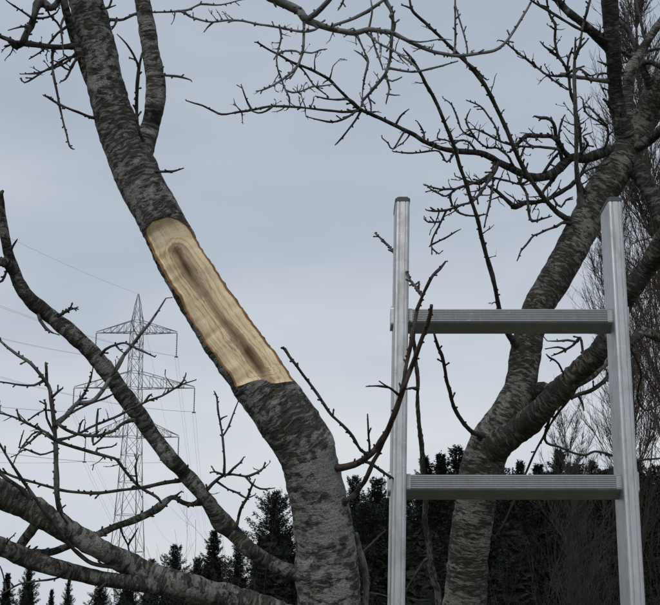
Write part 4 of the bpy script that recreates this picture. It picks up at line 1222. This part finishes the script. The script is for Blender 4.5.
for sx, sy in ((-1, -1), (1, -1), (1, 1), (-1, 1)):
    g = Geo()
    for i in range(len(levels) - 1):
        g.bar(corner(i, sx, sy), corner(i + 1, sx, sy), 0.085 if i < 9 else 0.07)
    g.obj("leg", STEEL, pyl)
cs = ((-1, -1), (1, -1), (1, 1), (-1, 1))
for k in range(4):
    a, b = cs[k], cs[(k + 1) % 4]
    g = Geo()
    for i in range(len(levels) - 2):
        g.bar(corner(i, *a), corner(i + 1, *b), 0.038); g.bar(corner(i, *b), corner(i + 1, *a), 0.038)
        if i >= 2:
            g.bar(corner(i, *a), corner(i, *b), 0.045)
    g.obj("bracing", STEEL, pyl)
ends = {}
for name_, i_bot, i_top, reach in (("upper", 13, 14, 40), ("middle", 9, 10, 59), ("lower", 6, 7, 45)):
    for sx in (-1, 1):
        tip = c_ + ux * 0 + np.array([sx * reach * mp, 0, levels[i_bot][0]])
        g = Geo()
        lows = [corner(i_bot, sx, -1), corner(i_bot, sx, 1)]
        ups = [corner(i_top, sx, -1), corner(i_top, sx, 1)]
        for p in lows:
            g.bar(p, tip, 0.06)
        for p in ups:
            g.bar(p, tip + np.array([0, 0, 0.2]), 0.06)
        nseg = 5
        for k in range(1, nseg):
            t0, t1 = k / nseg, (k - 1) / nseg
            for w_ in (0, 1):
                lo_ = lows[w_] * (1 - t0) + tip * t0; up_ = ups[w_] * (1 - t0) + tip * t0; up0 = ups[w_] * (1 - t1) + tip * t1
                g.bar(lo_, up_, 0.045); g.bar(lo_, up0, 0.045)
            g.bar(lows[0] * (1 - t0) + tip * t0, lows[1] * (1 - t0) + tip * t0, 0.045)
            g.bar(lows[0] * (1 - t1) + tip * t1, lows[1] * (1 - t0) + tip * t0, 0.04)
        g.obj("crossarm", STEEL, pyl)
        g = Geo()
        L = 3.9
        C = np.array([tip - np.array([0, 0, L * k / 24]) for k in range(25)])
        rr_ = np.array([0.05 if k % 2 else 0.13 for k in range(25)])
        g.tube(C, rr_, 6)
        g.box(tip - np.array([0, 0, L + 0.1]), np.array([0.28, 0, 0]), np.array([0, 0.08, 0]), np.array([0, 0, 0.1]))
        g.obj("insulator", GLASSY, pyl)
        ends[(name_, sx)] = tip - np.array([0, 0, L])
ends[("peak", 0)] = c_ + np.array([0, 0, levels[-1][0]])


def wire(a, b, sag, label, r=0.013, twin=True, n_=40):
    g = Geo()
    t = np.linspace(0, 1, n_)[:, None]
    C = a * (1 - t) + b * t
    C[:, 2] -= (4 * sag * t * (1 - t))[:, 0]
    off = np.array([0.24, 0, 0])
    for o_ in ((-1, 1) if twin else (0,)):
        g.tube(C + off * o_, np.full(n_, r), 5)
    ob = g.obj("power_line", CABLE)
    tag(ob, label, "power line", "power lines on the pylon")


near = np.array([-82.0, -10.0, 0.0]) - np.array([pcx, pcy, 0.0]); near[2] = 7.0
far = np.array([-64.0, 560.0, 0.0]) - np.array([pcx, pcy, 0.0]); far[2] = -10.0
wire(ends[("peak", 0)], ends[("peak", 0)] + near, 7.0, "single thin wire rising to the upper left from the pylon's peak", 0.013, False)
wire(ends[("peak", 0)], ends[("peak", 0)] + far, 7.0, "single thin wire falling away from the pylon's peak", 0.013, False)
for name_ in ("upper", "middle", "lower"):
    for sx, sd in ((-1, "left"), (1, "right")):
        e = ends[(name_, sx)]
        wire(e, e + near, 9.0, "thin twin cable hung on the %s end of the pylon's %s arm, running left" % (sd, name_))
        wire(e, e + far, 11.0, "thin twin cable from the %s end of the pylon's %s arm, falling to the wood" % (sd, name_))

# ================================================================== conifers of the dark wood
def conifer_mesh(h, w, nwh, per, droop, seed, dense=1.0, bare=0.03, point=0.85):
    rnd = np.random.default_rng(seed)
    P0, DR, UU, TT, LL = [], [], [], [], []
    for k in range(nwh):
        t = (k + 0.6 * rnd.random()) / nwh
        z = h * (bare + (1 - bare) * t)
        rad = w * 0.5 * (1 - t) ** point * (0.72 + 0.45 * rnd.random()) + 0.10
        m_ = max(5, int(per * (0.4 + 0.6 * (1 - t))))
        a = rnd.random() * 6.28 + 6.283 * np.arange(m_) / m_ + rnd.normal(0, 0.2, m_)
        L = rad * (0.4 + 0.85 * rnd.random(m_) ** 1.3)
        for j in range(m_):
            slope = -droop * (1 - t) + 0.55 * t + rnd.normal(0, 0.12)
            d = np.array([math.cos(a[j]), math.sin(a[j]), slope]); d /= np.linalg.norm(d)
            ns = int((50 + 150 * L[j]) * dense)
            u = rnd.random(ns) ** 0.75
            sd = np.array([-math.sin(a[j]), math.cos(a[j]), 0])
            lat = rnd.uniform(-1, 1, ns) * (0.06 + 0.30 * L[j] * np.clip(1.05 - u, 0, 1) * np.minimum(1, u * 3))
            pp = np.array([0, 0, z]) + d * (L[j] * u)[:, None] + sd * lat[:, None]
            pp[:, 2] += -0.10 * L[j] * u * (1 - u) + 0.10 * L[j] * u ** 2 + rnd.normal(0, 0.07, ns)
            dr = d * 0.9 + sd * (np.sign(lat) * 0.7)[:, None] + rnd.normal(0, 0.38, (ns, 3))
            P0.append(pp); DR.append(dr); TT.append(np.full(ns, t))
    P0 = np.vstack(P0); DR = np.vstack(DR); TT = np.concatenate(TT)
    DR /= np.linalg.norm(DR, axis=1)[:, None]
    n_ = len(P0)
    up = np.array([0, 0, 1.0]) + rnd.normal(0, 0.6, (n_, 3))
    S = np.cross(DR, up); S /= np.linalg.norm(S, axis=1)[:, None] + 1e-9
    Ln = (0.08 + 0.09 * rnd.random(n_))[:, None]; Wn = Ln * 0.24
    V = np.stack([P0 - S * Wn, P0 + S * Wn, P0 + DR * Ln], 1).reshape(-1, 3)
    Fc = [(3 * i, 3 * i + 1, 3 * i + 2) for i in range(n_)]
    # dense inner foliage
    nz, na = 70, 36
    base = len(V); CV = []
    for i in range(nz):
        t = i / (nz - 1)
        for j in range(na):
            a = 6.283 * j / na
            rr = w * 0.5 * (1 - t) ** point * 0.55 * (1 + 0.10 * rnd.normal()) * (1.0 if t < 0.8 else 0.35)
            CV.append((math.cos(a) * max(rr, 0.01), math.sin(a) * max(rr, 0.01), h * (bare + (0.95 - bare) * t) + rnd.normal(0, 0.04)))
    V = np.vstack([V, CV])
    for i in range(nz - 1):
        for j in range(na):
            k = (j + 1) % na
            Fc.append((base + i * na + j, base + i * na + k, base + (i + 1) * na + k, base + (i + 1) * na + j))
    return V, Fc


CM = []
for i, (h, w, nwh, per, droop, mt, dense, point) in enumerate(((10, 5.0, 58, 12, .22, NEEDLE, .62, .80), (10, 6.4, 54, 13, .10, NEEDLE2, .60, .60), (10, 3.8, 60, 9, .30, NEEDLE, .7, .85), (10, 7.4, 50, 14, .05, NEEDLE, .58, .5))):
    V, Fc = conifer_mesh(h, w, nwh, per, droop, 100 + i, dense, 0.03, point)
    me = make_mesh("crown", V, Fc, mt, False)
    g = Geo(); g.tube(np.array([[0, 0, -0.3], [0, 0, 3], [0.03, 0, 7], [0.02, 0.02, 9.8]]), np.array([0.17, 0.13, 0.07, 0.015]), 8, 0.08, 4, i)
    CM.append((me, g.mesh("trunk", CONE_BARK)))


def conifer(x, ytop, d, v, label, group, wide=1.0):
    top = P(x, ytop, d)
    X, Y = top[0], top[1]
    z0 = ground_z(X, Y)
    hgt = top[2] - z0
    rt = empty("conifer", label, "conifer", group)
    rt.location = (X, Y, z0)
    s = hgt / 10.0
    wide = min(1.35, wide * random.uniform(1.15, 1.75)); rt.scale = (s * wide, s * wide, s)
    rt.rotation_euler = (0, 0, random.uniform(0, 6.28))
    a, b = CM[v]
    for nm, me in (("crown", a), ("trunk", b)):
        o = bpy.data.objects.new(nm, me); scene.collection.objects.link(o); o.parent = rt


GL, GM, GR = "small conifers at the lower left", "conifers between the limbs and the trunk", "dark conifer wood behind the ladder"
conifer(30, 560, 52, 0, "spiky conifer in the lower left corner, tallest of the small ones there", GL, 0.62)
conifer(8, 574, 50, 2, "narrow conifer at the left picture edge, below the lowest limb", GL, 0.8)
conifer(52, 590, 58, 2, "tiny narrow conifer just right of the tallest one in the lower left corner", GL, 0.7)
conifer(69, 578, 50, 0, "pointed small conifer third from the left edge under the low limb", GL, 0.55)
conifer(101, 574, 46, 0, "conifer under the low limb, left of the bright gap's end", GL, 0.7)
conifer(128, 568, 48, 1, "bushy conifer below the middle of the low limb", GL, 0.7)
conifer(152, 560, 50, 1, "bushy conifer hidden behind the low limb below the pylon", GL, 0.6)
conifer(175, 546, 54, 1, "rounded dark conifer just right of the pylon foot", GM, 0.62)
conifer(198, 559, 50, 1, "low rounded conifer between the pylon and the crossing limb", GM, 0.6)
conifer(214, 531, 48, 0, "pointed conifer half hidden by the crossing limb", GM, 0.8)
conifer(238, 548, 46, 1, "low dark conifer under the crossing limb", GM, 0.7)
conifer(275, 494, 46, 3, "broad dark conifer just left of the main trunk, tallest there", GM, 0.62)
conifer(305, 530, 50, 1, "dark conifer hidden behind the main trunk", GM, 0.8)
conifer(355, 478, 46, 1, "dark round-topped conifer touching the right side of the main trunk", GR, 0.66)
conifer(377, 480, 45, 1, "dark conifer just left of the ladder's left rail", GR, 0.64)
SH = "low conifer merging into the front rank of the dark wood behind the ladder"
for x, y, d, v, w, lab in ((402, 490, 44, 1, .7, "dark conifer right behind the ladder's left rail"), (425, 458, 47, 0, .66, "conifer top just right of the ladder's left rail, behind the sapling"),
                           (441, 456, 46, 2, .9, "narrow conifer top second right of the ladder's left rail above the lower rung"), (458, 449, 47, 1, .62, "bushy conifer top touching the left side of the forked trunk"),
                           (478, 460, 45, 0, .8, "conifer hidden behind the forked trunk"), (500, 470, 44, 1, .8, "conifer under the fork of the darker tree, just right of its trunk"),
                           (520, 462, 46, 0, .7, "pointed conifer top right of the forked trunk, first past the fork"), (538, 466, 45, 2, .9, "thin conifer top in the bright gap right of the fork"),
                           (558, 450, 48, 0, .62, "tallest pointed conifer between the fork and the ladder's right rail"), (574, 466, 46, 1, .7, "bushy conifer behind the low hazy bare tree"),
                           (592, 462, 47, 0, .7, "conifer top just left of the ladder's right rail"), (612, 470, 44, 1, .8, "dark conifer behind the ladder's right rail"),
                           (634, 462, 46, 0, .8, "conifer just right of the ladder's right rail"), (656, 468, 44, 3, .7, "broad conifer cut by the right picture edge"),
                           (684, 462, 46, 1, .8, None),
                           (390, 500, 40, 3, .7, SH), (430, 484, 38, 3, .7, SH), (470, 478, 39, 3, .7, SH), (513, 476, 38, 3, .75, SH), (550, 474, 39, 3, .75, SH), (602, 474, 38, 3, .75, SH), (640, 475, 39, 3, .75, SH),
                           (345, 530, 40, 1, .8, SH), (366, 505, 39, 3, .7, SH)):
    if lab is None:
        lab = "conifer of the dark wood just outside the right picture edge"
    conifer(x, y, d, v, lab, GR, w)

# ================================================================== bare poplar and shrubs in front of the wood
def upright_tree(X, Y, h, spread, nl, ntw, label, name, cat, group, seed, r0, rt, lean=0.0, low=0.32, trunk=True, mtl=TWIG_FAR, fine=5):
    rnd = random.Random(seed)
    z0 = ground_z(X, Y)
    rt_ = empty(name, label, cat, group)
    def path(p, d, L, m_, wob, lift):
        out = [p]
        for _ in range(m_):
            d = d + np.array([rnd.gauss(0, wob), rnd.gauss(0, wob), rnd.gauss(lift, wob * 0.5)]); d = d / np.linalg.norm(d)
            out.append(out[-1] + d * L / m_)
        return np.array(out), d
    b0 = np.array([X, Y, z0 - 0.1])
    if trunk:
        C, _ = path(b0, np.array([lean, 0, 1.0]), h * 0.97, 14, 0.012, 0.0)
        r = np.linspace(r0, rt, len(C))
        Cs, rs = catmull(C, r, 0.1)
        g = Geo(); g.tube(Cs, rs, 9, 0.06, 8, seed); g.obj("trunk", mtl, rt_)
    tw = Geo()
    for k in range(nl):
        if trunk:
            t = low + (0.97 - low) * (k + rnd.random()) / nl
            i = int(t * (len(C) - 1)); p = C[i]
            a = rnd.uniform(0, 6.28); out_ = rnd.uniform(0.35, 0.7)
            L = spread * (1.15 - 0.75 * t) * rnd.uniform(0.8, 1.3) * 1.5
            rr0 = max(rt * 1.5, r[i] * 0.25)
        else:
            p = b0 + np.array([rnd.gauss(0, .12), rnd.gauss(0, .12), 0]); a = rnd.uniform(0, 6.28); out_ = rnd.uniform(0.05, spread)
            L = h * rnd.uniform(0.6, 1.05); rr0 = r0 * rnd.uniform(.6, 1)
        B, dl = path(p, np.array([math.cos(a) * out_, math.sin(a) * out_, 1.0]), L, 8, 0.10, 0.10)
        br = np.linspace(rr0, rt, len(B))
        g = Geo(); Bs, bs = catmull(B, br, 0.12); g.tube(Bs, bs, 6, 0.08, 12, seed + k); g.obj("branch", mtl, rt_)
        for q_ in range(ntw):
            j = rnd.randint(1, len(B) - 2)
            d = B[j + 1] - B[j]; d = d / np.linalg.norm(d) + np.array([rnd.gauss(0, .4), rnd.gauss(0, .4), rnd.gauss(.1, .25)])
            Tw, dd = path(B[j], d / np.linalg.norm(d), L * rnd.uniform(.25, .5), 5, 0.13, 0.10)
            tw.tube(Tw, np.linspace(rt * 1.1, rt * .6, len(Tw)), 3, cap=False)
            for z_ in range(fine):
                jj = rnd.randint(0, len(Tw) - 2)
                d2 = Tw[jj + 1] - Tw[jj]; d2 = d2 / np.linalg.norm(d2) + np.array([rnd.gauss(0, .45), rnd.gauss(0, .45), rnd.gauss(.1, .3)])
                T3, _ = path(Tw[jj], d2 / np.linalg.norm(d2), L * rnd.uniform(.08, .2), 3, 0.16, 0.08)
                tw.tube(T3, np.linspace(rt * .75, rt * .45, len(T3)), 3, cap=False)
    o = tw.obj("fine_twigs", mtl, rt_, smooth=False)
    o["kind"] = "stuff"


def ground_under(x, d):
    p = P(x, 600, d)
    return p[0], p[1]


X, Y = ground_under(690, 14.0)
upright_tree(X, Y, 11.5, 1.35, 96, 16, "tall bare poplar of fine upright twigs at the right edge behind the forked tree", "bare_poplar", "tree", "bare trees of the background", 5, 0.085, 0.0042, 0.03)
X, Y = ground_under(642, 16.5)
upright_tree(X, Y, 9.0, 1.35, 92, 14, "shorter bare tree of fine twigs seen through the ladder's right rail", "bare_poplar", "tree", "bare trees of the background", 9, 0.05, 0.0036, 0.01)
X, Y = ground_under(582, 15.0)
upright_tree(X, Y, 4.5, 0.75, 50, 13, "low bare tree of hazy twigs between the trunk's fork and the ladder's right rail", "bare_poplar", "tree", "bare trees of the background", 15, 0.022, 0.0026, mtl=TWIG_BLACK)
for i, (x, d, h, sp_, lab) in enumerate(((540, 11, 2.5, .5, "brown leafless shrub low in front of the dark wood, left of the two"), (600, 12, 2.9, .5, "brown leafless shrub below the ladder's lower visible rung, near the right rail"),
                                        (655, 11, 2.9, .5, "brown leafless shrub outside the ladder's right rail at the picture edge"), (500, 13, 2.3, .5, "thin leafless shrub right of the dark forked trunk's foot"),
                                        (250, 14, 2.5, .4, "pale thin leafless shrub stems under the crossing limb"), (205, 14, 2.9, .3, "thin whip-like shrub between the pylon and the crossing limb"))):
    X, Y = ground_under(x, d)
    upright_tree(X, Y, h, sp_, 16 if i < 4 else 9, 6 if i < 4 else 2, lab, "bare_shrub", "shrub", "bare shrubs before the wood", 200 + i, 0.006, 0.002, trunk=False, mtl=TWIG_SHRUB, fine=3)
